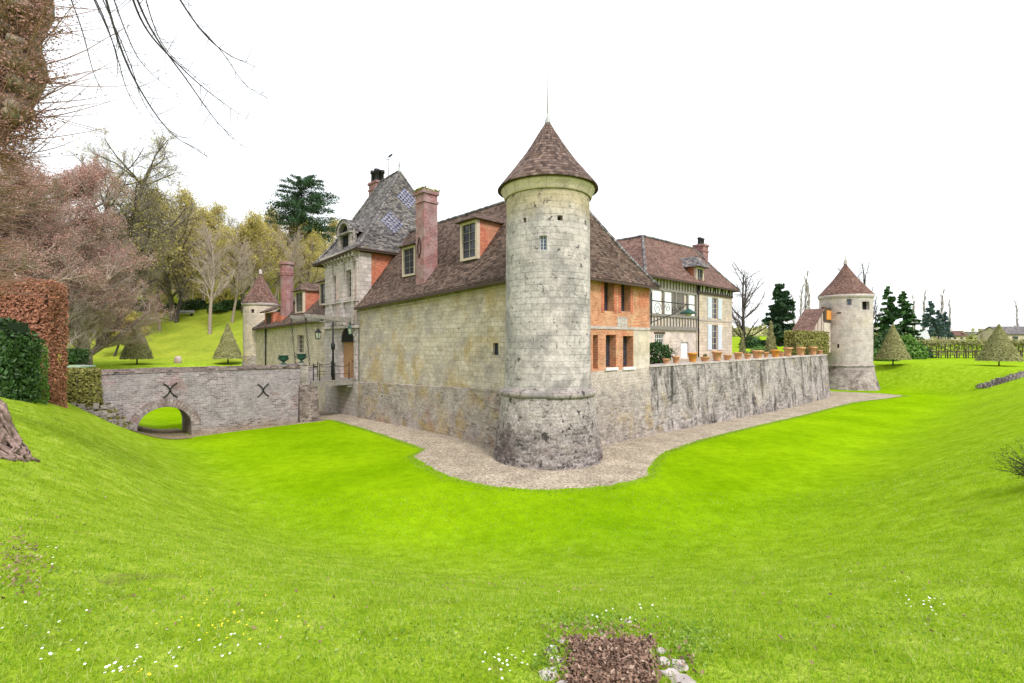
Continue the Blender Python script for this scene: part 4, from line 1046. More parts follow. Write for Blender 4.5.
for px in (650.5, 663, 675, 687, 695.5): u = n_of(px, HA); m.mbox(HM, u-.1, u+.1, zr2+.17, zr1, -.11, .015)
m.build('timber_frame', M_['grey_wood'], TH)
for (x0, x1) in ((652, 660.5), (664.5, 671), (688.5, 694)):
    g = hh(x0, x1, 294, 316); p_ = MB(); p_.mbox(HM, g[0], g[1], zr2+.2, zr1-.03, -.03, .014); p_.build('white_panel', M_['white_panel'], TH)
for (x0, x1) in ((671.5, 674), (676, 684)):
    g = hh(x0, x1, 294, 316); p_ = MB(); 
    u = g[0]
    while u < g[1]: p_.mbox(HM, u, min(u+.09, g[1]), zr2+.17, zr1, -.06, .014); u += .2
    p_.build('timber_studs', M_['grey_wood'], TH)
m = MB(); m.tube([HM(Hs-.05, zt-.2, -.2), HM(Hs-.05, TZ, -.2)], .06, 6); m.build('downpipe', M_['iron'], TH)
# right bay: cream wall, shuttered windows, timber frieze
zf_ = z_of(296, HA, (Hs+H1)/2)
r1_, r2_ = hh(711.5, 717.5, 298, 319), hh(711.5, 717.5, 325, 350)
m = MB(); m.holed(HM, Hs+.001, H1, TZ-.1, zf_, [r1_, r2_], .25, 2, 1); m.build('bay_wall', M_['left_wing_stone'], TH)
for g in (r1_, r2_):
    window(TH, HM, *g, .15, 2, 4, 'sash', 'glass', .06); wd = n_of(721.5, HA)-n_of(717.5, HA)
    for (u0, u1) in ((g[0]-wd, g[0]-.01), (g[1]+.01, g[1]+wd)):
        s_ = MB(); s_.mbox(HM, u0, u1, g[2], g[3], -.06, -.003); s_.mbox(HM, u0+.08, u1-.08, g[2]+.1, (g[2]+g[3])/2-.05, -.075, -.061); s_.mbox(HM, u0+.08, u1-.08, (g[2]+g[3])/2+.05, g[3]-.1, -.075, -.061); s_.build('shutter', M_['shutter'], TH)
m = MB(); m.mbox(HM, Hs, H1, z_of(321, HA, (Hs+H1)/2)-.05, z_of(321, HA, (Hs+H1)/2)+.07, -.05, -.003); m.build('string_course', M_['limestone'], TH)
m = MB(); m.mbox(HM, Hs, H1, zf_, zt, .02, .4); m.build('frieze_wall', M_['white_panel'], TH)
m = MB(); m.mbox(HM, Hs, H1+.05, zf_, zf_+.2, -.1, .018); m.mbox(HM, Hs, H1+.05, zt-.2, zt, -.1, .018)
for i in range(15):
    u = Hs+(H1-Hs-.1)*i/14; t_ = .25 if i % 3 == 0 else 0
    m.hexa([HM(u, zf_+.2, -.07), HM(u+.12, zf_+.2, -.07), HM(u+.12, zf_+.2, .015), HM(u, zf_+.2, .015), HM(u+t_, zt-.2, -.07), HM(u+.12+t_, zt-.2, -.07), HM(u+.12+t_, zt-.2, .015), HM(u+t_, zt-.2, .015)])
m.build('timber_frieze', M_['dark_wood'], TH)
m = MB(); m.mbox(lambda u, v, d: P(u, d, v), HA+.41, HA+6, TZ, zt, H1-.3, H1-.002); m.mbox(lambda u, v, d: P(u, d, v), HA+6, HA+16, TZ, zt, H0+8, H0+8.3)
m.mbox(lambda u, v, d: P(u, d, v), HA+.41, HA+16, TZ, zt, H0, H0+.3); m.build('rear_wall', M_['pale_render'], TH)
m = MB(); o = .5; zE = zt-.1; RH = 9.05; n2 = H0+4.9
f0, f1 = P(HA-o, H0-.5, zE), P(HA-o, H1+o, zE); b1 = P(HA+6.5, H1+o, zE); pk = P(HA+3.1, n2, RH); pe = P(HA+3.1, H1-1.6, RH+.15)
slope(m, f0, f1, pk, pe, 10, 26, .2); slope(m, f1, b1, pe, pe, 10, 10, .2); slope(m, b1, P(HA+6.5, H0+8.6, zE), pe, P(HA+3.1, n2, RH), 8, 16, .1)
kL = P(HA+18, H0-.5, zE); pL = P(HA+18, n2, RH); slope(m, kL, f0, pL, pk, 10, 24, .15); slope(m, P(HA+5, H0+9, zE), P(HA+18, H0+9, zE), pk, pL, 8, 16, .1)
m.build('roof', M_['tile_red'], TH)
m = MB(); hips(m, [(pk, pe, 0), (f0, pk, .18), (f1, pe, .2), (pk, pL, 0)], .11); m.build('ridge_tiles', M_['tile_grey'], TH)
m = MB(); m.beam(f0-Vector((0, 0, .1)), f1-Vector((0, 0, .1)), .12, .16); m.beam(f1-Vector((0, 0, .1)), b1-Vector((0, 0, .1)), .12, .16); m.mbox(lambda u, v, d: P(HA+d, u, zE+v), H0, H1+.4, -.04, .04, -o+.05, .4); m.build('eaves_board', M_['dark_wood'], TH)
dn0, dn1 = n_of(688.5, HA+.6), n_of(696, HA+.6)
def DM(u, v, d): return P(HA+d, u, v)
dormer(TH, DM, dn0, dn1, -.12, z_of(284, HA, dn0), z_of(266.5, HA, dn0), 3.0, 'red_brick', 'tile_grey', .35, 1.0, nx=2, ny=3)
cn = n_of(700, HA+3.1); chimney(TH, DM, cn-.55, cn+.55, 2.5, 3.5, 7.5, z_of(245, HA+3, cn), 'plum_brick', 3)

# wrought iron bracket with green lantern fixed to the corner of the brick end
IB = thing('iron_bracket', 'curly wrought iron bracket with oval green lamp beside the brick wall corner', 'bracket', tuple(P(-.05, EN, 2.0)))
ub0, ub1 = EN, n_of(694, -.1); zb = z_of(312, -.1, (ub0+ub1)/2)+.1
zs_ = lambda u: zb
BMf = lambda u, v: P(-.12, u, v)
m = MB(); m.tube([BMf(ub0, zb+.45), BMf(ub1, zb+.45)], .035, 5); m.tube([BMf(ub0, zb-.9), BMf(ub0, zb+.9)], .035, 5)
def spiral(cu, cv, r, turns, sg, n=22): return [BMf(cu+sg*r*(1-.8*i/n)*math.cos(turns*2*PI*i/n), cv+r*(1-.8*i/n)*math.sin(turns*2*PI*i/n)) for i in range(n+1)]
Lb = ub1-ub0
for (f, r, sg, dv) in ((.13, .42, 1, .0), (.35, .3, -1, .1), (.5, .3, 1, -.05), (.64, .2, -1, .15)): m.tube(spiral(ub0+Lb*f, zb+dv, r, 1.5, sg), .018, 5)
m.tube([BMf(ub0, zb-.8), BMf(ub0+Lb*.25, zb-.5), BMf(ub0+Lb*.5, zb-.2), BMf(ub0+Lb*.8, zb+.42)], .03, 5); m.build('scrollwork', M_['iron'], IB)
m = MB(); u = ub0+Lb*.84; p = BMf(u, 0); m.lathe(p.x, p.y, [(.02, zb+.42), (.05, zb+.2), (.22, zb+.1), (.48, zb-.06), (.52, zb-.14), (.35, zb-.14)], 20); m.build('lamp_shade', M_['green_metal'], IB)
m = MB(); m.lathe(p.x, p.y, [(.26, zb-.14), (.2, zb-.26), (.02, zb-.3)], 12); m.build('lamp_globe', M_['lantern_glass'], IB)

# ------------------------------------------------------------ bridge
B0, B1 = 19.95, 23.1             # near and far faces
BZ = -1.72; NB0, NB1 = -16.5, n_of(316.5, B0)
M_['pier_stone'] = masonry('stained pier stone', (.13, .1, .085), (.36, .31, .27), (.24, .21, .19), .4, .2, .02, spots=.09, distort=.07, fine=.5, bst=.9)
BR = thing('stone_bridge', 'old arched stone and brick bridge crossing the grassy moat to the gatehouse', 'bridge', tuple(P(21.5, -9, -6)))
an0, an1 = n_of(137.5, B0), n_of(191.5, B0); am, ar = (an0+an1)/2, (an1-an0)/2
acr = z_of(407, B0, am); asp = acr-ar*.92
def ah(u):
    t = (u-am)/ar
    return None if abs(t) >= 1 else asp+(acr-asp)*math.sqrt(1-t*t)
wob = lambda u, z, s_: .03*noise.noise(Vector((u*1.1, z*1.1, s_)))
m = MB(); U = sorted(set([NB0+(NB1-NB0)*i/50 for i in range(51)]+[am+ar*math.cos(PI*i/20) for i in range(21)]))
for (aa, sd) in ((B0, 1), (B1, 2)):
    for u0, u1 in zip(U, U[1:]):
        mid = (u0+u1)/2; ins = abs(mid-am) < ar
        b0 = (asp if abs(u0-am) > ar-1e-6 else ah(u0)) if ins else -6.9
        b1 = (asp if abs(u1-am) > ar-1e-6 else ah(u1)) if ins else -6.9
        for j in range(6):
            q = []
            for (u, t) in ((u0, j), (u1, j), (u1, j+1), (u0, j+1)):
                lo_ = b0 if u == u0 else b1; z = lo_+(BZ-.14-lo_)*t/6; q.append((u, z))
            m.face([P(aa+(wob(u, z, sd) if j else 0)-(0 if aa == B1 else .0), u, z) for u, z in q], [(u, z) for u, z in q])
m.mbox(lambda u, v, d: P(d, u, v), NB1-.002, NB1, -6.9, BZ-.14, B0, B1)
m.build('wall', M_['bridge_brick'], BR)
m = MB()                                         # barrel of the arch
for i in range(20):
    t0, t1 = PI*i/20, PI*(i+1)/20; u0, z0, u1, z1 = am+ar*math.cos(t0), asp+(acr-asp)*math.sin(t0), am+ar*math.cos(t1), asp+(acr-asp)*math.sin(t1)
    m.face([P(B0, u0, z0), P(B1, u0, z0), P(B1, u1, z1), P(B0, u1, z1)])
for u in (an0, an1): m.face([P(B0, u, -6.9), P(B1, u, -6.9), P(B1, u, asp), P(B0, u, asp)])
m.build('vault', M_['bridge_brick'], BR)
m = MB(); K = 26
for i in range(K):
    t0, t1 = PI*(i+.06)/K, PI*(i+.94)/K
    def q(t, e, d): return P(B0+d, am+(ar+e)*math.cos(t), asp+(acr-asp+e)*math.sin(t))
    m.hexa([q(t0, .01, .15), q(t1, .01, .15), q(t1, .01, -.045), q(t0, .01, -.045), q(t0, .48, .15), q(t1, .48, .15), q(t1, .48, -.045), q(t0, .48, -.045)])
m.build('arch_ring', masonry('arch ring brick', (.24, .2, .19), (.42, .38, .36), (.3, .28, .26), .3, .3, .01, patch=[((.2, .13, .12), 1.5, .5, .6)], fine=.35), BR)
m = MB(); rg = random.Random(8)
for aa in (B0, B1-.42):
    u = NB0
    while u < NB1:
        l = rg.uniform(.5, .9); m.mbox(lambda q, v, d: P(d, q, v), u+.008, min(u+l, NB1+.05), BZ-.125+.05*math.exp(-((u-am)/4)**2), BZ+rg.uniform(-.02, .02)+.05*math.exp(-((u-am)/4)**2), aa-.06, aa+.46); u += l
m.build('coping', M_['pier_stone'], BR)
m = MB(); m.mbox(lambda u, v, d: P(d, u, v), NB0, NB1, -3.4, dk_z-.003, B0+.05, B1-.05); m.build('roadway', M_['gravel'], BR)
m = MB(); m.mbox(lambda u, v, d: P(d, u, v), NB0, NB1, BZ-1.0, BZ-.14, B0+.2, B0+.4); m.mbox(lambda u, v, d: P(d, u, v), NB0, NB1, BZ-1.0, BZ-.14, B1-.4, B1-.05); m.build('parapet', M_['bridge_brick'], BR)
pu0, pu1 = n_of(300, B0-.25), n_of(318, B0-.25)
m = MB()
def pier(u, v, d): return P(d, u, v)
m.hexa([pier(pu0-.1, -6.9, B0-.5), pier(pu1+.1, -6.9, B0-.5), pier(pu1+.1, -6.9, B1+.4), pier(pu0-.1, -6.9, B1+.4), pier(pu0, dk_z-.25, B0-.16), pier(pu1, dk_z-.25, B0-.16), pier(pu1, dk_z-.25, B1+.16), pier(pu0, dk_z-.25, B1+.16)])
m.build('pier', M_['pier_stone'], BR)
m = MB(); m.mbox(pier, n_of(300, B0), n_of(308, B0), dk_z-.25, BZ+.08, B0-.07, B0+.5); m.mbox(pier, n_of(300, B0), n_of(308, B0), dk_z-.25, BZ+.08, B1-.5, B1+.07); m.build('end_post', M_['tower_band'], BR)
for px in (170, 263):                            # wrought iron tie plates, two back-to-back curves
    u = n_of(px, B0); z = z_of(390, B0, u); m = MB()
    for sg in (-1, 1): m.tube([P(B0-.06, u+sg*(.02+.33*(abs(i-6)/6)**2*1.0), z+.42*(i-6)/6) for i in range(13)], .035, 5)
    m.build('tie_plate', M_['iron'], BR)
# broken buttress left of the arch
BU = thing('stone_buttress', 'broken mossy stone buttress leaning on the bridge left of its arch', 'buttress', tuple(P(B0-.8, an0-1.3, -5.5)))
m = MB(); ua, ub = an0-2.9, an0-.12
zz = [(0, z_of(411, B0-1, ua)), (1, z_of(433, B0-1, ub))]
rg = random.Random(2)
for i in range(9):
    for j in range(3):
        u = ua+(ub-ua)*i/9; top = -3.35-.2*(i/9)-max(0, i-5)*.4-j*.34+rg.uniform(-.12, .12); z = -6.8
        while z < top:
            h_ = rg.uniform(.28, .5); w_ = (ub-ua)/9*1.02; d_ = B0-.05-.42*j
            a_, b_ = u+rg.uniform(-.05, .05), u+w_+rg.uniform(-.05, .05)
            m.mbox(pier, a_, b_, z, min(z+h_-.03, top), d_-.42+rg.uniform(-.08, .08), d_); z += h_
m.build('stones', M_['tower_rubble'], BU)
rng = np.random.default_rng(11); cs = []
for i in range(1500):
    u = rng.uniform(0, 1); j = rng.uniform(0, 1.25); p = P(B0-.05-j, ua+(ub-ua)*u, -3.33-.2*u-max(0, u-.6)*3.4-.8*j+rng.uniform(0, .05)); cs.append(tuple(p))
link(leaves(cs, .12, rng, M_['leaf_olive'], ROOT[BU.name], nrm=(0, -.3, 1)), 'moss', BU)

# ------------------------------------------------------------ drawbridge with lifting beams
DB = thing('drawbridge', 'small wooden drawbridge with lifting beams, chains and railing at the gatehouse door', 'drawbridge', tuple(P(21.5, -1.5, dk_z)))
x0, x1 = NB1-.45, -.08; m = MB()
for i in range(14): u = B0-.15+(B1-B0)*i/14; m.mbox(lambda q, v, d: P(d, q, v), x0, x1, dk_z-.09, dk_z+.0+.01*(i % 3), u, u+.21)
m.build('deck', M_['grey_wood'], DB)
m = MB()
for a_ in (B0-.17, B1-.2): m.mbox(pier, x0, x1, dk_z-.42, dk_z-.1, a_, a_+.2)
m.mbox(pier, -.5, -.1, dk_z-.6, dk_z-.43, B0-.1, B1); m.build('beam', M_['grey_wood'], DB)
zl_in, zl_out = z_of(323, B0+.1, 0), z_of(311, B0+.1, x0-.3)
zl_in = 1.55; zl_out = 1.85
for a_ in (B0+.0, B1-.3):
    k = MB(); k.hexa([P(a_, x0-.35, zl_out-.12), P(a_, .5, zl_in-.2), P(a_+.3, .5, zl_in-.2), P(a_+.3, x0-.35, zl_out-.12), P(a_, x0-.35, zl_out+.12), P(a_, .5, zl_in+.2), P(a_+.3, .5, zl_in+.2), P(a_+.3, x0-.35, zl_out+.12)])
    k.build('lifting_beam', M_['grey_wood'], DB)
k = MB()
for n_ in (x0-.25, x0+.9, -.9): k.mbox(pier, n_, n_+.16, zl_in-.05, zl_in+.12, B0+.3, B1-.3)
k.build('cross_beam', M_['grey_wood'], DB)
for a_ in (B0+.1, B1-.2):
    k = MB(); N_ = 26
    A_, B_ = P(a_, x0-.3, zl_out-.1), P(a_, x0+.1, dk_z+.1)
    for i in range(N_):
        c_ = A_.lerp(B_, (i+.5)/N_); d_ = (B_-A_)/N_*.62; s_ = Vector((AX, AY, 0))*.05 if i % 2 else Vector((NX, NY, 0))*.05
        k.tube([c_-d_, c_-d_*.6+s_, c_+d_*.6+s_, c_+d_, c_+d_*.6-s_, c_-d_*.6-s_], .014, 4, closed=True)
    k.build('chain', M_['iron'], DB)
for a_ in (B0-.08, B1-.02):
    k = MB(); ps = [x0+.2, x0+.65, (x0+x1)/2+.2, -.35]
    for n_ in ps: k.tube([P(a_, n_, dk_z-.1), P(a_, n_, dk_z+1.15)], [.035, .03], 6); k.lathe(P(a_, n_, 0).x, P(a_, n_, 0).y, [(.01, dk_z+1.12), (.055, dk_z+1.18), (.01, dk_z+1.25)], 6)
    for q0_, q1_ in zip(ps, ps[1:]): k.tube([P(a_, q0_+(q1_-q0_)*i/8, dk_z+1.08-.22*(q1_-q0_)*4*(i/8)*(1-i/8)*.5) for i in range(9)], .022, 5)
    k.tube([P(a_, ps[0], dk_z+.45), P(a_, ps[-1], dk_z+.45)], .015, 4)
    k.build('railing', M_['iron'], DB)
k = MB(); a_ = B0+.05; p = P(a_, n_of(333, a_), 0); n_ = n_of(333, a_); k.tube([P(a_, n_, dk_z), P(a_, n_, zl_in-.1)], [.09, .06], 8); k.lathe(p.x, p.y, [(.09, dk_z+2.2), (.16, dk_z+2.3), (.16, dk_z+2.6), (.07, dk_z+2.8)], 8); k.build('post', M_['iron'], DB)
def lantern(px, py0, py1, a_, label):
    n_ = n_of(px, a_); p = P(a_, n_, 0); zt, zb = z_of(py0, a_, n_), z_of(py1, a_, n_); H = zt-zb
    t = thing('hanging_lantern', label, 'lantern', (p.x, p.y, zb), 'lanterns hanging at the drawbridge')
    k = MB(); k.lathe(p.x, p.y, [(.03, zt), (.05, zt-.08*H), (.3*H, zt-.35*H), (.32*H, zt-.4*H), (.06, zt-.38*H)], 6, False); k.lathe(p.x, p.y, [(.02, zb), (.2*H, zb+.02), (.22*H, zb+.08*H), (.02, zb+.1*H)], 6, False)
    for i in range(6):
        c, s = math.cos(PI/3*i), math.sin(PI/3*i); k.tube([(p.x+.2*H*c, p.y+.2*H*s, zb+.05*H), (p.x+.29*H*c, p.y+.29*H*s, zt-.38*H)], .015, 4)
    k.tube([(p.x, p.y, zt-.05), (p.x, p.y, zl_in)], .012, 4); k.build('frame', M_['green_metal'] if px > 330 else M_['iron'], t)
    k = MB(); k.lathe(p.x, p.y, [(.17*H, zb+.1*H), (.26*H, zt-.4*H)], 6, False); k.build('glass', M_['lantern_glass'], t)
lantern(318, 328, 339.5, B0+.15, 'black six-sided lantern hanging from the lifting beam left of the gate')
lantern(350.5, 324, 335, B0-.05, 'pale green lantern hanging right beside the arched castle door')
# urns on the parapet
def urn(loc, label, src=None):
    if src: return dup(src, loc, .6, None, label)
    x, y, z = loc; t = thing('garden_urn', label, 'urn', loc, 'green urns on the bridge parapet')
    k = MB(); k.mbox(lambda u, v, d: Vector((x+u, y+d, z+v)), -.3, .3, 0, .14, -.3, .3); k.build('plinth', M_['tower_band'], t)
    k = MB(); k.lathe(x, y, [(.16, z+.14), (.18, z+.2), (.07, z+.26), (.07, z+.32), (.22, z+.4), (.3, z+.55), (.26, z+.68), (.36, z+.74), (.36, z+.77), (.22, z+.75)], 16); k.build('bowl', M_['green_metal'], t)
    for s_ in (-1, 1):
        k = MB(); k.tube([(x+s_*(.26+.12*math.sin(PI*i/6)), y, z+.46+.22*i/6) for i in range(7)], .025, 5); k.build('handle', M_['green_metal'], t)
    return t
q = P(B0+.2, n_of(284.5, B0), BZ); U0 = urn(tuple(q), 'dark green urn on the bridge parapet, left one of the pair')
q = P(B0+.2, n_of(302.5, B0), BZ+.08); urn(tuple(q), 'dark green urn on the bridge end post nearest the drawbridge chains', U0)

# ------------------------------------------------------------ flower pots on the terrace wall
def pot(h, r, mat, plant=None, seed=0, rim=True, wide=1.0):
    t = thing('flower_pot', '', 'flower pot', (0, 0, 0), 'clay flower pots along the terrace wall')
    k = MB(); k.lathe(0, 0, [(r*.68, 0), (r*.95, h*.8), (r*1.1, h*.81), (r*1.12, h), (r*.95, h), (r*.9, h*.88)], 18); k.build('pot', M_[mat], t)
    k = MB(); k.lathe(0, 0, [(r*.92, h*.87), (.01, h*.9)], 14); k.build('soil', M_['soil'], t)
    if plant:
        rng = np.random.default_rng(seed); c = []; sg = []
        for i in range(10):
            d = rng.normal(size=3)*.35; d[2] = 1; d /= np.linalg.norm(d); L = rng.uniform(.5, 1)*plant[1]
            sg.append(((0, 0, h*.85), tuple(d*L+np.array([0, 0, h*.85])), .008, .004))
            for j in range(12): c.append(d*L*rng.uniform(.3, 1.05)+np.array([0, 0, h*.85])+rng.normal(size=3)*.05)
        link(segmesh(sg, M_['twig'], k=3), 'stems', t); link(leaves(c, .07, rng, M_[plant[0]]), 'plant', t)
    return t
PL = [(666, .35, .24, 'terracotta', 'small plain clay pot first on the wall beside the green shrub', None),
      (676, .5, .26, 'terracotta', 'clay pot with a leafy stem, second from the brick wing', ('twig', 1.2)),
      (692.5, .72, .34, 'terracotta_orange', 'bright orange clay pot standing left of the squat pink pot', None),
      (705, .36, .34, 'terracotta', 'squat pinkish pot with low grey plants right of the orange pot', ('leaf_olive', .25)),
      (717, .78, .38, 'terracotta', 'large tall clay pot below the shuttered windows', None),
      (727.5, .45, .34, 'terracotta', 'low wide clay pot right after the large tall pot', None),
      (738, .62, .34, 'terracotta', 'clay pot below the right corner of the timbered house', None),
      (747.5, .45, .3, 'terracotta', 'small clay pot just below the bare tree trunk', ('leaf_olive', .2)),
      (757.5, .75, .48, 'terracotta', 'widest clay planter on the terrace wall', None),
      (766, .55, .24, 'terracotta', 'narrow clay pot between the widest planter and the conical topiary', None),
      (775.5, .75, .42, 'terracotta_orange', 'orange clay pot beneath the conical topiary', None),
      (781.5, .4, .24, 'terracotta', 'little brown pot right of the topiary cone', ('leaf_rust', .2)),
      (788, .95, .4, 'terracotta', 'tall clay pot below the dark cypress', None),
      (801, .95, .42, 'terracotta', 'tall clay pot before the clipped arch hedge', None),
      (813, .95, .42, 'terracotta', 'last tall clay pot before the far tower', None),
      (820, .5, .3, 'terracotta', 'last small clay pot at the far end of the wall', None)]
for i, (px, h, r, mt, lb, pl) in enumerate(PL):
    n_ = n_of(px, .28); t = pot(h*.84, r*.86, mt, pl, i); t.location = P(.28, n_, TZ+.015); t['label'] = lb
rng = np.random.default_rng(5); c0_ = P(1.3, n_of(657, 1.3), TZ-.1); t = thing('green_shrub', 'round dark green shrub on the terrace in the brick wall corner', 'shrub', tuple(c0_))
cs = rng.normal(size=(1400, 3)); cs /= np.linalg.norm(cs, axis=1)[:, None]; cs *= rng.uniform(.6, 1, (1400, 1))*np.array([1.0, .8, .75]); cs += np.array(c0_)+np.array([0, 0, .7])
link(leaves(cs, .12, rng, M_['leaf_dark'], ROOT[t.name]), 'foliage', t); m = MB(); m.tube([c0_, c0_+Vector((0, 0, .9))], [.06, .03], 6); m.build('stem', M_['bark'], t)
# ------------------------------------------------------------ trees
def grow(rng, p, d, L, r, lev, maxlev, out, tips, spec):
    nseg = spec['seg'][min(lev, len(spec['seg'])-1)]; k = L/nseg; w = spec['wob']; r0 = r
    end = r*spec['taper']
    for i in range(nseg):
        d = d+np.array([rng.gauss(0, w), rng.gauss(0, w), rng.gauss(0, w)+spec['up'][min(lev, len(spec['up'])-1)]])
        d /= np.linalg.norm(d); q = p+d*k; r1 = r0+(end-r0)/(nseg-i)
        out.append((p, q, r0, r1, lev))
        if lev < maxlev:
            nc = spec['kids'][min(lev, len(spec['kids'])-1)]; f0 = spec['bare'] if lev == 0 else .15
            if (i+1)/nseg > f0:
                cnt = nc if rng.random() < nc % 1 or nc == int(nc) else int(nc); cnt = int(cnt) if cnt == int(nc) else int(nc)+1
                for c in range(cnt):
                    ang = spec['ang'][min(lev, len(spec['ang'])-1)]*rng.uniform(.7, 1.25); az = rng.uniform(0, 2*PI)
                    a = np.cross(d, [0.3, .5, .8]); a /= np.linalg.norm(a); b = np.cross(d, a)
                    nd = d*math.cos(ang)+(a*math.cos(az)+b*math.sin(az))*math.sin(ang)
                    ll = spec['len'][min(lev, len(spec['len'])-1)]*(L if lev else spec['H'])*rng.uniform(.65, 1.15)*(1-spec['sh']*(i/nseg))
                    grow(rng, q, nd, ll, max(r1*spec['rr'], spec['rmin']), lev+1, maxlev, out, tips, spec)
        p = q; r0 = r1
    if lev >= maxlev-1: tips.append(p)
import sys
BASE = dict(seg=(8, 5, 4, 3), wob=.12, taper=.45, up=(.05, .06, .03, .0), kids=(3, 2, 2, 2), bare=.3, ang=(.9, .75, .7, .7),
            len=(.42, .5, .5, .5), sh=.5, rr=.55, rmin=.006)
def tree(name, label, cat, H, r, spec, seed, bark='bark', twig='twig', leaf=None, maxlev=4, group=None, stems=1, split=2):
    """tree at the origin: trunk with limbs, and a crown of twigs (and leaves) as its own part"""
    rng = random.Random(seed); sp = dict(BASE); sp.update(spec); sp['H'] = H; out = []; tips = []
    for s_ in range(stems):
        d = np.array([rng.gauss(0, .12)*(stems > 1)*1.6, rng.gauss(0, .12)*(stems > 1), 1.0]); d /= np.linalg.norm(d)
        grow(rng, np.array([0, 0, -.3]), d, H*sp.get('trunk', .8), r, 0, maxlev, out, tips, sp)
    t = thing(name, label, cat, (0, 0, 0), group)
    link(segmesh([s_ for s_ in out if s_[4] < split], M_[bark], k=6), 'trunk', t)
    tw = [s_ for s_ in out if s_[4] >= split]
    cr = link(segmesh(tw, M_[twig], k=3), 'crown', t)
    if leaf:
        nr = np.random.default_rng(seed); n, spread, size, mat = leaf
        tp = np.array(tips)
        if n < 1: tp = tp[nr.uniform(0, 1, len(tp)) < n]; n = 1
        c = np.repeat(tp, n, 0)+nr.normal(size=(len(tp)*n, 3))*spread
        link(leaves(c, size, nr, M_[mat]), 'foliage', t)
    return t
def put(t, px, D, label=None, sc=1, rz=0, src=True, dz=0):
    x, y = at(px, D); loc = (x, y, terr(x, y)-.1+dz)
    if src is True:
        t.location = loc; t.rotation_euler = (0, 0, rz); t.scale = (sc,)*3 if not hasattr(sc, '__len__') else sc
        if label: t['label'] = label
        return t
    return dup(t, loc, rz, sc, label)

GB = 'bare and budding trees on the wooded hillside'
oak = tree('bare_tree', '', 'tree', 20, .3, dict(bare=.22, rr=.5, kids=(3, 2.5, 2, 3), len=(.42, .5, .5, .5)), 1, 'bark_dark', 'twig_dark', (.25, .3, .075, 'leaf_bud'), 4, GB)
bud = tree('budding_tree', '', 'tree', 17, .35, dict(bare=.15, kids=(3, 2, 2, 2), ang=(1.0, .7, .7)), 2, 'bark', 'twig', (.75, .35, .16, 'leaf_bud'), 4, GB)
slim = tree('bare_tree', '', 'tree', 16, .25, dict(wob=.07, bare=.25, ang=(.55, .5, .5), len=(.32, .5, .5), kids=(3, 2, 2, 2)), 3, 'bark_moss', 'twig', None, 4, GB)
put(oak, 136, 82, 'tallest dark-limbed bare tree rising on the skyline left of the yellow budding trees', 1.9, 0)
put(bud, 172, 92, 'largest yellow-green budding tree right of the tallest bare tree', 1.45)
put(slim, 210, 82, 'tall slender bare tree with grey trunk standing left of the small left round tower', 1.25)
hb = [(bud, 243, 98, 1.2, 1.1, 'yellow-green budding tree just above the left tower cone'), (bud, 283, 112, 1.25, 2.2, 'budding tree whose crown shows right of the round brick chimney'),
      (bud, 262, 125, 1.3, 3.0, 'pale budding tree higher up the slope behind the left tower'), (slim, 188, 104, 1.3, .8, 'bare tree standing behind the largest budding tree'),
      (oak, 232, 118, 1.05, 2.0, 'dark bare tree far up the slope left of the left tower'), (bud, 145, 112, 1.2, 4.0, 'budding tree halfway up the slope below the tallest bare tree'),
      (slim, 160, 84, 1.0, 1.9, 'thin bare tree on the lawn edge under the budding crowns'), (slim, 232, 90, 1.0, 4.2, 'thin bare tree directly left of the left tower wall'),
      (bud, 110, 120, 1.1, 5.0, 'budding tree deep behind the reddish twiggy tree'), (bud, 205, 135, 1.3, 1.5, 'uppermost budding tree on the slope behind the slender bare tree'),
      (oak, 300, 120, .95, 3.4, 'dark bare tree under the tall pine'), (slim, 80, 95, 1.2, 2.7, 'bare tree behind the brown hedge end'),
      (bud, 40, 100, 1.3, .4, 'budding tree far behind the brown hedge'), (slim, 275, 105, 1.1, 5.5, 'slim bare tree between left tower and chimney'),
      (bud, 325, 130, 1.05, 1.2, 'budding tree low beside the gatehouse roof edge')]
for (s_, px, D, sc, rz, lb) in hb: put(s_, px, D, lb, sc, rz, False)
for (s_, px, D, sc, rz, lb) in ((bud, 158, 100, 1.15, 2.2, 'budding tree between the thin bare tree and the reddish twigs'), (slim, 255, 96, 1.15, .7, 'pale bare tree rising right behind the left tower cone'), (bud, 222, 108, 1.25, 5.2, 'budding tree between slender bare tree and left tower'),
        (slim, 292, 100, 1.05, 3.3, 'pale bare tree right of the round brick chimney'), (bud, 192, 120, 1.45, .3, 'high budding tree on the slope behind the largest budding tree'), (bud, 268, 104, 1.1, 4.4, 'budding tree filling the gap above the brick hoist dormer'),
        (bud, 305, 104, 1.0, 2.9, 'budding tree at the foot of the tall pine'), (slim, 178, 112, 1.4, 4.9, 'tall pale bare tree behind the budding crowns'), (slim, 122, 92, 1.3, 2.2, 'pale bare tree below the tallest dark-limbed tree')):
    put(s_, px, D, lb, sc, rz, False)
# reddish, finely twigged big trees on the left
put(oak, 108, 76, 'bare tree rising between the reddish twiggy crowns and the tallest tree', 1.6, 4.4, False)
put(oak, 176, 90, 'dark-limbed bare tree standing among the yellow budding crowns', 1.3, 2.6, False)
GR = 'great twiggy trees left of the lawn'
redt = tree('twiggy_tree', '', 'tree', 15, .45, dict(bare=.08, kids=(4, 3, 2.5, 2), ang=(.95, .7, .6), len=(.46, .48, .45, .5), up=(.02, .05, .05, .1), wob=.1), 6, 'bark_moss', 'twig', (.5, .2, .06, 'leaf_redbud'), 5, GR)
put(redt, 38, 44, 'huge rounded tree with reddish twig ends rising behind the brown beech hedge', 1.36)
put(redt, 88, 54, 'second rounded reddish twigged tree standing right of the hedge end', 1.08, 2.0, False)
put(redt, -30, 38, 'twiggy tree mostly beyond the left picture edge behind the hedges', 1.2, 3.8, False)
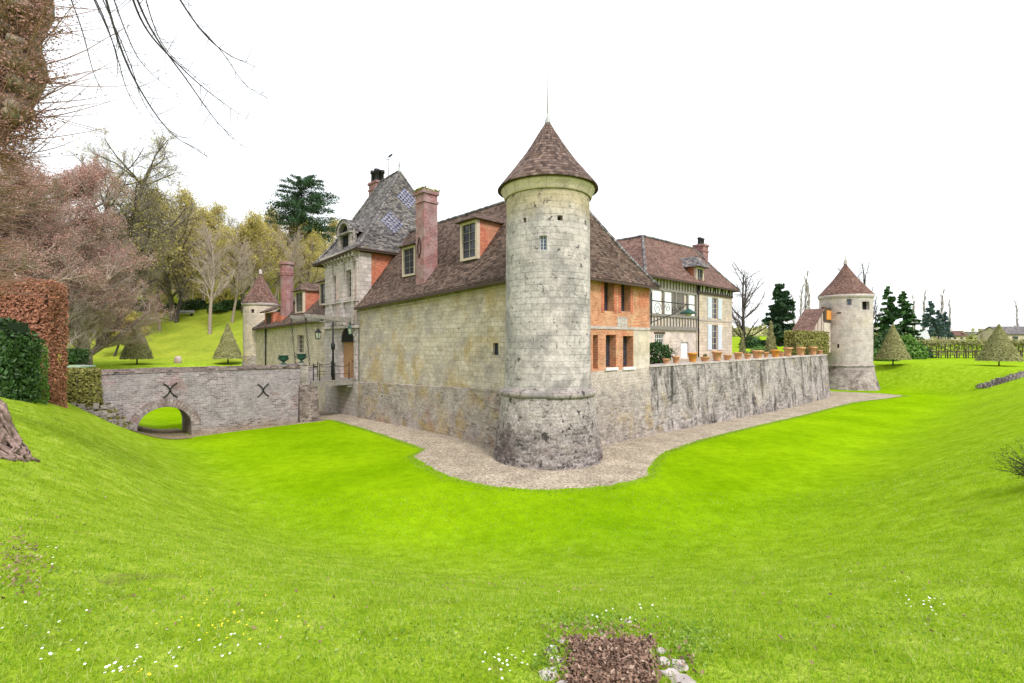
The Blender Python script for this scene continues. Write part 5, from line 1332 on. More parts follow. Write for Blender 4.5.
put(slim, 68, 40, 'pale many-stemmed bare tree just right of the brown hedge', .6, 1.0, False)
put(slim, 86, 43, 'pale bare tree trunk among twigs at the lawn edge', .55, 3.0, False)
small = tree('small_leaning_tree', 'small crooked bare tree leaning over the left pyramid topiary', 'tree', 6.5, .17, dict(bare=.4, ang=(1.1, .8, .7), kids=(3, 2, 2), wob=.2), 12, 'bark_dark', 'twig', (2, .2, .12, 'leaf_bud'), 4)
put(small, 114, 70, None, 1.05); small.rotation_euler = (0, .3, 1)
# tall pine behind the gatehouse
def pine(name, label, H, r, seed, mat, n1=26, spread=.22, leafn=95, size=.4, bare=.15, shape=None, group=None, drop=0):
    rng = random.Random(seed); nr = np.random.default_rng(seed); out = []; cs = []
    for i in range(12): out.append((np.array([.03*H*math.sin(i*.2)*.3, 0, H*i/12]), np.array([.03*H*math.sin((i+1)*.2)*.3, 0, H*(i+1)/12]), r*(1-i/13), r*(1-(i+1)/13), 0))
    for i in range(n1):
        f = bare+(1-bare)*(i+.5)/n1; z = H*f
        for k in range(4 if n1 > 20 else 3):
            az = rng.uniform(0, 2*PI); L = H*spread*(shape(f) if shape else (1-f)**.8+.06)*rng.uniform(.75, 1.2)
            d = np.array([math.cos(az), math.sin(az), rng.uniform(-.05, .25)-drop]); p0 = np.array([0, 0, z]); p1 = p0+d*L
            out.append((p0, p1, r*.16*(1-f)+.02, .012, 1)); m = max(6, int(leafn*L/(H*spread)))
            t = nr.uniform(.2, 1.05, m)[:, None]; cs.append(p0+d*L*t+nr.normal(size=(m, 3))*np.array([.09, .09, .045])*L*(1.1-t*.4)+np.array([0, 0, -.06*L])*t)
    t = thing(name, label, 'tree', (0, 0, 0), group)
    link(segmesh([s_ for s_ in out if s_[4] == 0], M_['bark_dark'], k=7), 'trunk', t); cr = link(segmesh([s_ for s_ in out if s_[4]], M_['bark_dark'], k=3), 'crown', t)
    link(leaves(np.concatenate(cs), size, nr, M_[mat], asp=1.8), 'foliage', t); return t
P1 = pine('pine_tree', 'tall dark green pine with open crown behind the gatehouse roof', 25, .5, 5, 'needle', 30, .26, 260, .24, .3, lambda f: .45+.75*math.sin(PI*min(1, (f-.25)/.78))**.7)
put(P1, 303, 112, None, .86, .5)
x_, y_ = at(303, 112); P1.location.z = zat(178, 112)-25*.86
cyp = pine('cypress_tree', 'broad dark cypress behind the terrace pots', 9.5, .3, 7, 'needle', 24, .26, 150, .34, .02, lambda f: (1-f)**.42*1.0)
put(cyp, 779.5, 74, None, 1.0); cyp.location.z = zat(284, 74)-9.5
cf = pine('spruce_tree', 'dark pointed spruce right of the far round tower, left and taller of the two', 13, .25, 9, 'needle_bright', 26, .24, 90, .4, .02, None, 'spruces right of the far tower', .1)
put(cf, 888, 92, None, (.85, .85, 1.0)); zb_ = cf.location.z; cf.scale = (.85, .85, (zat(286, 92)-zb_)/13)
c2_ = put(cf, 903.5, 90, 'bright green spruce right of the far round tower, right one of the two', (1.0, 1.0, .9), 1, False); c2_.scale = (1.1, 1.1, (zat(291, 90)-c2_.location.z)/13)
b2 = pine('distant_pine', 'far haze-blue pine, tallest of the distant group above the fence', 14, .25, 10, 'needle_haze', 18, .26, 60, .6, .3, None, 'distant pines above the fence', .1)
put(b2, 930.5, 160, None, 1.0); b2.scale = (1, 1, (zat(301, 160)-b2.location.z)/14)
c2_ = put(b2, 938.5, 165, 'far haze-blue pine in the middle of the distant group, lower crown', .75, 1, False); c2_.scale = (.8, .8, (zat(310, 165)-c2_.location.z)/14)
c2_ = put(b2, 945.5, 170, 'far haze-blue pine at the right of the distant group', .7, 2, False); c2_.scale = (.8, .8, (zat(312, 170)-c2_.location.z)/14)
# right side bare trees
br_ = tree('bare_tree', 'tall bare tree with several grey stems right of the timbered house', 'tree', 14, .2, dict(bare=.2, wob=.08, ang=(.7, .7, .7), len=(.36, .5, .5), kids=(2, 1.5, 1, 1), up=(.04, .02, .0, -.03)), 21, 'bark_dark', 'twig_dark', None, 4, None, 2)
put(br_, 743, 78, None, 1.3, .3)
pop = tree('poplar_tree', 'bare poplar behind the terrace, left of three thin ones', 'tree', 20, .2, dict(bare=.08, ang=(.3, .35, .4), len=(.2, .5, .5), kids=(4, 2, 1, 1), up=(.05, .12, .1), trunk=.95, wob=.03, rmin=.02), 22, 'bark', 'twig', None, 3, 'bare poplars in the distance')
put(pop, 799, 150, None, .85)
for (px, D, sc, rz, lb) in ((806, 150, 1.05, 1, 'bare poplar behind the terrace, middle and tallest of three thin ones'), (811, 160, .95, 2, 'bare poplar right beside the far tower lean-to'), (795, 170, .8, 3, 'thin faint bare poplar nearest the dark cypress'),
                            (914, 190, .9, 4, 'bare poplar just right of the two spruces'), (922, 190, 1.0, 5, 'bare poplar left of the distant pines'), (941, 210, 1.1, .5, 'bare poplar rising behind the distant pines'), (951, 210, .9, 1.5, 'bare poplar right of the distant pines'), (1019, 200, .8, 2.5, 'bare poplar at the right picture edge')):
    put(pop, px, D, lb, sc, rz, False)
put(br_, 876, 95, 'bare tree spreading its branches behind the far round tower', 1.45, 2.0, False)
put(br_, 600, 90, 'bare tree whose twigs peep over the brick wing roof', 1.5, 1.0, False)
hz = [(832, 100, .8, 'bare tree hidden low behind the lean-to'), (982, 150, .45, 'small round bare tree left of the distant barn')]
for (px, D, sc, lb) in hz: put(slim, px, D, lb, sc, px, False)

# leaf-covered shapes ---------------------------------------------------------
def blob(name, label, cat, loc, rad, mat, size, n, seed, group=None, core=True, stem=True):
    """clipped or rounded shrub: leaves in an uneven shell round a dark twiggy middle"""
    nr = np.random.default_rng(seed); t = thing(name, label, cat, loc, group)
    v = nr.normal(size=(n, 3)); v /= np.linalg.norm(v, axis=1)[:, None]; v[:, 2] = np.abs(v[:, 2])*1.0
    lump = np.array([1+.28*noise.noise(Vector((a*2.2+seed, b*2.2, c*2.2))) for a, b, c in v])[:, None]
    rr = nr.uniform(.55, 1.03, (n, 1))**.5; c = v*lump*rr*np.array(rad); c[:, 2] += .1
    link(leaves(c, size, nr, M_[mat], (0, 0, 0), nrm=v, flat=.9), 'foliage', t)
    if stem:
        sg = [(np.array([0, 0, -.3]), np.array([nr.normal()*.5*rad[0], nr.normal()*.5*rad[1], rad[2]*.8]), .05*rad[2], .01) for _ in range(14)]
        link(segmesh(sg, M_['bark_dark']), 'stem', t)
    return t
def gz(px, D): x, y = at(px, D); return (x, y, terr(x, y)-.1)
# pyramid topiaries
def topiary(label, px, D, ptop, pbase, wpx, seed, clear=.12):
    x, y = at(px, D); zb = terr(x, y); H = zat(ptop, D)-zb; rb = wpx/2/F*D*math.cos(math.atan(abs(px-512)/F)); nr = np.random.default_rng(seed)
    t = thing('pyramid_topiary', label, 'topiary', (x, y, zb), 'clipped pyramid trees on the lawns')
    n = int(15000*min(1, H/4)); u = nr.uniform(0, 1, n); u = 1-np.sqrt(1-u*.9995); f = u; th = nr.uniform(0, 2*PI, n); rr = rb*(1-f)*(nr.uniform(.62, 1.0, n)**.45)
    c = np.stack([np.cos(th)*rr, np.sin(th)*rr, H*(clear+(1-clear)*f)], 1); nrm = np.stack([np.cos(th), np.sin(th), np.full(n, .5)], 1); c += nrm*np.array([.05*H/4*noise.noise(Vector(v)*1.6) for v in c.tolist()])[:, None]
    link(leaves(c, .075*H/4.5, nr, M_['topiary'], nrm=nrm, flat=.7, asp=2), 'crown', t)
    sg = [(np.array([0, 0, -.2]), np.array([0, 0, H*.9]), .06*H/3, .015)]
    for i in range(90):
        f = nr.uniform(0, .9); a = nr.uniform(0, 2*PI); r = rb*(1-f)*.95; z1 = H*(clear+(1-clear)*f); sg.append((np.array([0, 0, max(H*clear, z1-r*.9)]), np.array([math.cos(a)*r, math.sin(a)*r, z1]), .018, .006))
    link(segmesh(sg, M_['bark_dark']), 'trunk', t); return t
topiary('pyramid clipped tree on the hill lawn, left of the round stone', 137, 60, 318, 362, 35, 1)
topiary('pyramid clipped tree on the hill lawn beside the small left tower', 228, 64, 322, 364, 31, 2)
topiary('narrow pointed pyramid tree right of the far round tower', 893, 64, 323, 365, 37, 3)
topiary('broad pyramid tree at the right before the pleached hedge', 999, 57, 323, 363, 50, 4)
topiary('small yellow-green clipped cone above the orange pot on the terrace', 771, 60, 320, 353, 27, 5, .02)
topiary('dark little clipped cone at the foot of the bare tree', 742.5, 62, 331, 352, 16, 6, .02)
rng = np.random.default_rng(1)
# round stone on the hill lawn
x_, y_, z_ = gz(178, 64); t = MB(); t.lathe(x_, y_, [(.3, z_-.1), (.42, z_+.2), (.44, z_+.6), (.32, z_+.95), (.05, z_+1.05)], 14, True, .08)
o_ = t.build('garden_stone', M_['pink_brick'], loc=(x_, y_, z_)); o_['label'] = 'rounded pinkish stone on the lawn between the two left pyramids'; o_['category'] = 'stone'
# shrub line at the hill foot
GS = 'dark shrubs along the top of the hill lawn'
s0 = blob('evergreen_shrub', '', 'shrub', (0, 0, 0), (3.4, 2, 1.9), 'leaf_dark', .34, 1500, 3, GS)
put(s0, 104, 98, 'dark shrub nearest the twiggy tree at the lawn top')
nm_ = ['second', 'third', 'fourth', 'fifth', 'sixth', 'seventh']
for i, px in enumerate((128, 150, 172, 195, 218, 236)):
    put(s0, px, 99+i % 2*2, nm_[i]+' dark shrub from the left in the row along the hill lawn', (.9+.2*(i % 3), 1, .8+.15*(i % 2)), i*1.3, False)
s1 = blob('budding_shrub', 'pale budding shrub left of the lawn bench', 'shrub', (0, 0, 0), (2.4, 2, 2.2), 'leaf_bud', .22, 700, 5, 'pale shrubs on the hillside')
put(s1, 120, 106)
for i, (px, D, lb) in enumerate(((160, 108, 'pale budding shrub right above the lawn bench'), (200, 110, 'pale budding shrub behind the slender bare tree'), (95, 90, 'pale shrub under the reddish twiggy trees'), (224, 106, 'pale budding shrub next to the left tower'))):
    put(s1, px, D, lb, 1.1+.15*i, i*1.1, False)
x_, y_, z_ = gz(183, 95); t = thing('park_bench', 'pale bench on the lawn edge before the dark shrubs', 'bench', (x_, y_, z_))
m = MB(); m.box((x_, y_, z_+.62), (2, .3, .04)); m.build('seat', M_['lead'], t); m = MB(); m.box((x_, y_+.33, z_+1.0), (2, .04, .2)); m.build('backrest', M_['lead'], t)
for s_ in (-1, 1): m = MB(); m.box((x_+1.7*s_, y_, z_+.3), (.06, .3, .3)); m.build('leg', M_['iron'], t)
# right side shrubs below the spruces
GX = 'evergreen bushes right of the far tower'
e0_ = blob('evergreen_bush', '', 'bush', (0, 0, 0), (3, 2.5, 3.2), 'leaf_green', .34, 1700, 8, GX)
put(e0_, 906, 80, 'light green rounded bush right below the bright spruce', (1.0, 1, 1.15))
e1_ = blob('evergreen_bush', '', 'bush', (0, 0, 0), (3, 2.5, 3.2), 'leaf_dark', .34, 1700, 9, GX)
put(e1_, 880, 78, 'dark evergreen bush touching the far tower edge', (1, 1, 1.2)); put(e1_, 892, 84, 'dark evergreen bush behind the narrow pyramid tree', (1.2, 1, 1.5), 1, False)
put(e0_, 883, 72, 'low light green bush at the far tower foot', (.7, .7, .5), 2, False); put(e1_, 917, 84, 'low dark bush at the left end of the pleached hedge', (.8, .8, .7), 3, False)
put(e0_, 761, 90, 'green bush behind the pots right of the bare tree', (.8, .8, .5), 1, False); put(e1_, 826, 95, 'dark bush behind the clipped arch hedge', (.8, .8, .8), 1, False)
put(e1_, 752, 110, 'dark bush in the field behind the terrace', (1.2, 1, .8), 1, False)
# hedges: box shapes clothed in leaves
def hedge(name, label, p, q, thick, z0, ztop, mat, size, n, seed, core, round_top=.0, lump=.1):
    p = Vector((p[0], p[1], 0)); q = Vector((q[0], q[1], 0)); d = q-p; L = d.length; d.normalize(); b = Vector((-d.y, d.x, 0))
    if b.y < 0: b = -b
    nr = np.random.default_rng(seed); t = thing(name, label, 'hedge', (p.x, p.y, z0)); zt = ztop if callable(ztop) else (lambda s: ztop)
    m = MB(); K = 8
    for i in range(K):
        s0_, s1_ = L*i/K+.12, L*(i+1)/K
        if i == K-1: s1_ -= .25
        def c(s, w, z): return p+d*s+b*w+Vector((0, 0, z))
        m.hexa([c(s0_, .15, z0-.2), c(s1_, .15, z0-.2), c(s1_, thick-.15, z0-.2), c(s0_, thick-.15, z0-.2), c(s0_, .15, zt(s0_/L)-.15), c(s1_, .15, zt(s1_/L)-.15), c(s1_, thick-.15, zt(s1_/L)-.15), c(s0_, thick-.15, zt(s0_/L)-.15)])
    m.build('twig_core', M_[core], t)
    H = zt(.5)-z0; areas = np.array([L*H, L*H*.5, thick*H, thick*H, L*thick]); pr = areas/areas.sum(); cs = []; ns = []
    for k, cnt in enumerate((pr*n).astype(int)):
        s = nr.uniform(0, 1, cnt); w = nr.uniform(0, 1, cnt); zf = nr.uniform(0, 1, cnt)
        for i in range(cnt):
            si, wi, zi = s[i]*L, w[i]*thick, None
            if k == 0: wi = 0; nn = -b
            elif k == 1: wi = thick; nn = b
            elif k == 2: si = 0; nn = -d
            elif k == 3: si = L; nn = d
            else: nn = Vector((0, 0, 1))
            zc = zt(si/L); z = zc if k == 4 else z0+(zc-z0)*zf[i]
            if round_top:
                e = min(si, L-si, 1.0)
                z = z0+(z-z0)*(1-round_top*(1-min(1, e))**2)
            lp = lump*noise.noise(Vector((si*.8+seed, z*.8, wi)))+nr.normal()*.035
            v = p+d*si+b*wi+nn*lp; cs.append((v.x, v.y, z+(lp if k == 4 else 0))); ns.append(tuple(nn))
    link(leaves(cs, size, nr, M_[mat], ROOT[t.name], nrm=np.array(ns), flat=.55), 'foliage', t); return t
M_['core_brown'] = plain('dry twig core', (.1, .05, .03), .95, var=.4); M_['core_green'] = plain('dark hedge core', (.015, .03, .01), .95, var=.4); M_['core_olive'] = plain('olive hedge core', (.1, .09, .03), .95, var=.4)
q_ = at(47, 20.6); hedge('beech_hedge', 'tall clipped beech hedge with rust brown dry leaves', (q_[0]-8.5, q_[1]-2.2), q_, 1.3, terr(*q_)-.5, zat(283.5, 21), 'leaf_rust', .075, 52000, 1, 'core_brown', 0, .14)
q_ = at(12, 17.2); hedge('yew_hedge', 'dark green glossy hedge in front of the brown beech hedge', (q_[0]-6.5, q_[1]-1), q_, 1.2, terr(*q_)-.2, zat(318, 17.2), 'leaf_dark', .1, 14000, 2, 'core_green', .25, .3)
q_ = at(22, 18.3); hedge('green_hedge', 'light green clipped hedge end showing between dark hedge and brown hedge', (q_[0]-2.2, q_[1]-.3), q_, 1.2, terr(*q_)-.3, zat(343, 18.3), 'leaf_green', .08, 5000, 3, 'core_green', .05, .1)
pa_, pb_ = P(B0-.3, -18.6, 0), P(B0-.25, n_of(101, B0-.3), 0)
zh_ = lambda s: zat(372, 24.5)-.0*s
hedge('low_hedge', 'low olive brown clipped hedge at the left end of the bridge', pa_.xy, pb_.xy, 1.0, -4.1, zh_, 'leaf_olive', .09, 9000, 4, 'core_olive', 0, .12)
x_, y_, z_ = gz(68, 40); hedge('box_hedge', 'small dark box hedge block behind the bridge end', (at(62, 36)[0], 36), at(75, 36), 1.2, zat(362, 36), zat(350, 36), 'leaf_dark', .12, 900, 5, 'core_green', 0, .05)
q0_, q1_ = P(.9, n_of(797, .9), 0), P(.9, n_of(829, .9), 0)
hedge('arched_hedge', 'clipped olive hedge beside the lean-to on the terrace', q0_.xy, q1_.xy, 1.2, TZ, z_of(332, .9, n_of(815, .9)), 'leaf_olive', .16, 3600, 6, 'core_olive', 0, .1)
# parked pale car roof glimpsed behind the box hedge -> green covered table
x_, y_ = at(77, 34); z_ = zat(368, 34); M_['weed_green'] = plain('pale green paint', (.3, .4, .34), .6); t = thing('garden_table', 'pale green garden table top behind the low hedge', 'table', (x_, y_, z_-.8))
m = MB(); m.box((x_, y_, z_+.12), (.8, .6, .05)); m.build('tabletop', M_['weed_green'], t)
for sx in (-1, 1):
    for sy in (-1, 1): m = MB(); m.box((x_+sx*.65, y_+sy*.45, z_-.36), (.05, .05, .45)); m.build('leg', M_['iron'], t)

# pleached hedge with rails at the right, far houses
HX = thing('pleached_hedge', 'long pleached hedge with bare stems along the far right lawn', 'hedge', (at(960, 84)[0], 84, -3))
def FP(px, D, z): x, y = at(px, D); return Vector((x, y, z))
nr = np.random.default_rng(4); sg = []; cs = []
D_ = 84
xs = np.linspace(at(914, D_)[0], at(1090, D_)[0], 40); zg = terr(at(960, D_)[0], D_)
for x in xs:
    sg.append((np.array([x, D_, zg-.2]), np.array([x+nr.normal()*.1, D_, zat(343, D_)]), .11, .07))
    for k in range(16): z = nr.uniform(zg+.8, zat(344, D_)); sg.append((np.array([x, D_, z]), np.array([x+nr.normal()*.9, D_+nr.normal()*.2, z+nr.uniform(-.5, .7)]), .03, .012))
link(segmesh(sg, M_['bark_dark']), 'stem', HX, )
HX.children[0].data.transform(__import__('mathutils').Matrix.Translation(-Vector(HX.location)))
n = 9000; c = np.stack([nr.uniform(xs[0]-1, xs[-1], n), D_+nr.normal(size=n)*.35, zat(342.5, D_)+nr.normal(size=n)*.22], 1)
n = 2600; c2 = np.stack([nr.uniform(xs[0]-1, xs[-1], n), D_+nr.normal(size=n)*.35, nr.uniform(zg+.6, zat(343, D_), n)], 1)
link(leaves(np.concatenate([c, c2]), .2, nr, M_['topiary'], tuple(HX.location)), 'foliage', HX)
t = thing('rail_fence', 'dark wooden rail fence running below the pleached hedge', 'fence', (xs[0], D_-1.2, zg)); m = MB()
for z in (zg+.55, zg+1.15): m.beam((xs[0], D_-1.2, z), (xs[-1], D_-1.2, z), .09, .12)
m.build('rail', M_['dark_wood'], t)
for i in range(0, 40, 2): m = MB(); m.box((xs[i], D_-1.28, zg+.6), (.09, .07, .8)); m.build('post', M_['dark_wood'], t)
def house(label, px0, px1, D, ytop, ybase, wall, roof, ridge=.5, name='house', group=None):
    x0, x1 = at(px0, D)[0], at(px1, D)[0]; zt, zb = zat(ytop, D), terr((x0+x1)/2, D)-.3; H = zt-zb; ze = zb+H*ridge; dp = (x1-x0)*.5; t = thing(name, label, 'house', ((x0+x1)/2, D, zb), group)
    m = MB(); m.box(((x0+x1)/2, D+dp/2, (zb+ze)/2), ((x1-x0)/2, dp/2, (ze-zb)/2)); 
    for x in (x0, x1): m.face([(x, D, ze), (x, D+dp, ze), (x, D+dp/2, zt-.1)])
    m.build('wall', M_[wall], t); m = MB(); o = .5
    for (ya, yb) in ((D-o, D+dp/2), (D+dp+o, D+dp/2)): m.face([(x0-o, ya, ze-.2), (x1+o, ya, ze-.2), (x1+o, yb, zt), (x0-o, yb, zt)]); m.face([(x0-o, ya, ze-.05), (x1+o, ya, ze-.05), (x1+o, yb, zt+.2), (x0-o, yb, zt+.2)])
    m.build('roof', M_[roof], t); w = (x1-x0)
    for f in (.2, .5, .8):
        m = MB(); m.box((x0+w*f, D-.02, zb+(ze-zb)*.5), (w*.05, .04, (ze-zb)*.2)); m.build('window', M_['glass'], t)
    return t
house('small pale gabled house with light roof just above the left end of the rail fence', 915, 928, 120, 331, 345, 'white_panel', 'lead')
house('long low brown-roofed house in the distance right of the far pines', 944, 966, 230, 331, 340, 'left_wing_stone', 'tile_red')
house('distant cottage with grey roof on the horizon right of the brown-roofed house', 969, 984, 250, 332, 340, 'pale_render', 'tile_grey')
house('long grey barn roof on the right horizon behind the broad pyramid tree', 1004, 1060, 190, 326.5, 340, 'left_wing_stone', 'tile_grey')
house('tiny far cottage on the ridge left of the distant barn', 986, 996, 300, 332, 338, 'pale_render', 'tile_red')
nr = np.random.default_rng(77); c = []
for i in range(16000):
    D = nr.uniform(230, 420); px = nr.uniform(560, 1250); x, y = at(px, D); c.append((x, y, terr(x, y)+abs(nr.normal())*1.6*(1+.8*noise.noise(Vector((x*.03, y*.03, 0))))))
wd = link(leaves(c, 2.0, nr, M_['topiary'], asp=1.2), 'far_woodland', kind='stuff'); wd['label'] = 'low brown woodland on the far horizon'
nr = np.random.default_rng(78); c = []
for i in range(42000):
    D = nr.uniform(115, 260); px = nr.uniform(-160, 400); x, y = at(px, D); h = .7+1.3*max(0, noise.noise(Vector((x*.08, y*.08, 0)))+.35)
    c.append((x, y, terr(x, y)+abs(nr.normal())*h))
wd = link(leaves(c, .5, nr, M_['leaf_bud'], asp=1.3), 'hillside_undergrowth', kind='stuff'); wd['label'] = 'pale budding undergrowth covering the wooded hillside'
nr = np.random.default_rng(79); sg = []
for i in range(900):
    D = nr.uniform(105, 260); px = nr.uniform(-160, 360); x, y = at(px, D); z = terr(x, y); H = nr.uniform(5, 13)
    a = np.array([x, y, z]); b = a+np.array([nr.normal()*.6, nr.normal()*.6, H]); sg.append((a, b, .16, .04))
    for k in range(14): f = nr.uniform(.3, 1); p = a+(b-a)*f; sg.append((p, p+np.array([nr.normal(), nr.normal(), 1.1+nr.uniform(0, .8)])*nr.uniform(.6, 1.7), .04, .012))
wd = link(segmesh(sg, M_['twig'], k=3), 'hillside_wood', kind='stuff'); wd['label'] = 'grey bare wood covering the hill behind the castle'

# ------------------------------------------------------------ near tree at the left edge, its stump roots, twigs
NT = thing('old_lime_tree', 'old burry tree trunk with red shoots and drooping twigs at the left edge', 'tree', (-11.6, 9.8, -2.3))
rg = random.Random(9); sg = []; D0 = 9.5
path = [(-11.9, 9.9, -2.2), (-12.6, 9.6, 0), (-12.4, 9.5, 2.2), (-10.9, 9.3, 3.4), (-9.75, 9.3, 4.6), (-9.45, 9.3, 5.8), (-9.3, 9.4, 7.5), (-9.0, 9.6, 10)]
m = MB(); pts = []; rad = []
for i in range(len(path)-1):
    for k in range(8):
        t = k/8; a = Vector(path[i]).lerp(Vector(path[i+1]), t); pts.append(a+Vector((noise.noise(a*1.3), noise.noise(a*1.5+Vector((5, 0, 0))), 0))*.12); rad.append((.85-.055*(i+t))*.66*(1+.3*noise.noise(a*1.7+Vector((9, 0, 0)))))
m.tube(pts, rad, 18); tr_ = m.build('trunk', M_['bark_moss'], NT)
nr = np.random.default_rng(12)
for (x, y, z, r) in [(-9.15+rg.uniform(-.45, .22), 8.95+rg.uniform(-.2, .2), 4.0+.1*i_, rg.uniform(.1, .25)) for i_ in range(34)]:
    b_ = MB(); b_.lathe(x, y, [(.02, z-r*.8), (r*.7, z-r*.5), (r, z), (r*.7, z+r*.55), (.02, z+r*.8)], 12, True, .2, x*7); b_.build('burr', M_['bark_moss'], NT)
c = []; 
for i in range(190):                               # sheaves of thin red shoots sprouting from trunk and burrs
    z = nr.uniform(3.4, 7.2); x0 = -9.5+nr.normal()*.35; y0 = 9.0+nr.normal()*.2; p = np.array([x0, y0, z]); d = np.array([nr.uniform(.2, 1.0), nr.normal()*.5, nr.uniform(-.15, .55)]); d /= np.linalg.norm(d); L = nr.uniform(.5, 2.5)
    r = nr.uniform(.008, .017)
    for k in range(6):
        q = p+d*L/6; sg.append((p, q, r*(1-k/7), r*(1-(k+1)/7))); c.append(q+nr.normal(size=3)*.02); p = q; d = d+np.array([0, nr.normal()*.08, .05]); d /= np.linalg.norm(d)
for i in range(2600):                             # bristly short twigs all over the burrs
    p = np.array([-9.35+nr.uniform(-.6, .35)+.12*math.sin(i), 8.85+nr.normal()*.18, nr.uniform(3.3, 7.3)]); d = nr.normal(size=3); d[0] = abs(d[0])*.8; d /= np.linalg.norm(d); L = nr.uniform(.08, .38); q = p+d*L; sg.append((p, q, .006, .003)); sg.append((q, q+(d+nr.normal(size=3)*.4)*L*.5, .003, .002))
link(segmesh(sg, M_['twig_red'], ROOT[NT.name], k=4), 'shoots', NT)
cc = []
for (x, y, z, r) in ((-9.0, 8.9, 4.1, .3), (-8.85, 8.8, 5.0, .35), (-8.7, 8.8, 5.9, .35), (-9.2, 8.8, 6.5, .4), (-9.5, 8.8, 3.5, .35)):
    cc.append(nr.normal(size=(1500, 3))*r*.7+np.array([x, y, z]))
link(leaves(np.concatenate(cc), .03, nr, M_['twig_red'], ROOT[NT.name]), 'dry_leaves', NT)
# drooping twigs from a limb above the frame
hg = []
tw_ = [((95, -40), (108, 40), (122, 85), (140, 115), (165, 128)), ((120, -40), (132, 15), (160, 50), (185, 72), (215, 92)), ((125, -30), (140, 20), (165, 62), (188, 100), (208, 122)),
       ((75, -40), (90, 5), (92, 40), (80, 58)), ((150, -50), (185, 12), (208, 35), (240, 45)), ((160, -40), (180, 5), (205, 35), (222, 62), (240, 70)), ((80, -30), (100, 30), (105, 75), (112, 100)),
       ((100, -40), (118, 30), (128, 55), (158, 80)), ((60, -30), (70, 20), (72, 60), (76, 82)), ((135, -40), (150, 30), (175, 60), (200, 78)), ((90, -30), (118, 50), (125, 90), (138, 118))]
def catmull(P_, n=9):
    P_ = [np.array(p, float) for p in P_]; P_ = [2*P_[0]-P_[1]]+P_+[2*P_[-1]-P_[-2]]; o = []
    for i in range(1, len(P_)-2):
        for k in range(n):
            t = k/n; a, b, c_, d = P_[i-1], P_[i], P_[i+1], P_[i+2]; o.append(.5*((2*b)+(-a+c_)*t+(2*a-5*b+4*c_-d)*t*t+(-a+3*b-3*c_+d)*t**3))
    return o+[P_[-2]]
for i, w_ in enumerate(tw_):
    D = 7.2+.28*i; q = catmull([((px-512)/F*D, D+.25*j, (341.5-py)/F*D) for j, (px, py) in enumerate(w_)]); n = len(q); r0 = .017 if i in (0, 1, 2, 4) else .011
    for k in range(n-1):
        hg.append((q[k], q[k+1], r0*(1-k/n)+.0025, r0*(1-(k+1)/n)+.0025))
        if k % 2 and k > 2:
            d = nr.normal(size=3)*.5+np.array([.5, 0, -.35]); d /= np.linalg.norm(d); p = q[k]; L = nr.uniform(.15, .75)
            for s_ in range(4): p2 = p+d*L/4; hg.append((p, p2, .0045-.0007*s_, .0038-.0007*s_)); p = p2; d = d+np.array([.05, 0, .12]); d /= np.linalg.norm(d)
lim = [np.array(v, float) for v in ((-9.2, 9.5, 7.8), (-8.2, 9.3, 8.0), (-7.0, 8.8, 7.3), (-5.5, 8.4, 6.4), (-4.0, 8.8, 6.6))]
for a, b, r in zip(lim, lim[1:], (.16, .12, .09, .06)): hg.append((a, b, r, r*.75))
link(segmesh(hg, M_['twig_black'], ROOT[NT.name], k=5), 'hanging_twigs', NT)
# long arching side shoots low at the left
sg = []
for i in range(230):
    D = nr.uniform(9.5, 15); y0 = nr.uniform(120, 295); px0 = nr.uniform(-60, -5); p = np.array([(px0-512)/F*D, D, (341.5-y0)/F*D]); d = np.array([1.0, nr.normal()*.15, nr.uniform(-.1, .55)]); d /= np.linalg.norm(d); L = nr.uniform(.8, 2.6)
    for k in range(7): q = p+d*L/7; sg.append((p, q, .012*(1-k/8), .012*(1-(k+1)/8))); p = q; d = d+np.array([0, nr.normal()*.06, -.06+nr.normal()*.05]); d /= np.linalg.norm(d)
link(segmesh(sg, M_['twig_red'], ROOT[NT.name], k=3), 'side_shoots', NT)
# root mass at the left edge
x_, y_ = at(-24, 9.4); z_ = terr(x_, y_); ST = thing('tree_stump', 'gnarled reddish brown root stump on the bank at the left edge', 'stump', (x_, y_, z_))
m = MB(); m.lathe(x_, y_, [(.5, z_-.6), (.5, z_+.05), (.46, z_+.45), (.44, z_+.72), (.2, z_+.95)], 22, True, .3)
m.build('trunk', M_['bark_root'], ST)
for i in range(48):
    a = rg.uniform(-2.6, .6); m = MB(); r0_ = rg.uniform(.015, .065); ps = []; h0 = rg.uniform(.45, .95)
    for k in range(10):
        t = k/9; rr_ = .34+.5*t**1.3+.05*math.sin(k*1.7+i); xx_ = x_+rr_*math.cos(a+.25*math.sin(k*.8+i)); yy_ = y_+rr_*math.sin(a+.25*math.sin(k*.8+i)); ps.append((xx_, yy_, terr(xx_, yy_)+h0*(1-t)**1.3+.01))
    m.tube(ps, [r0_*(1.1-.5*k/9) for k in range(10)], 7); m.build('root', M_['bark_root'], ST)

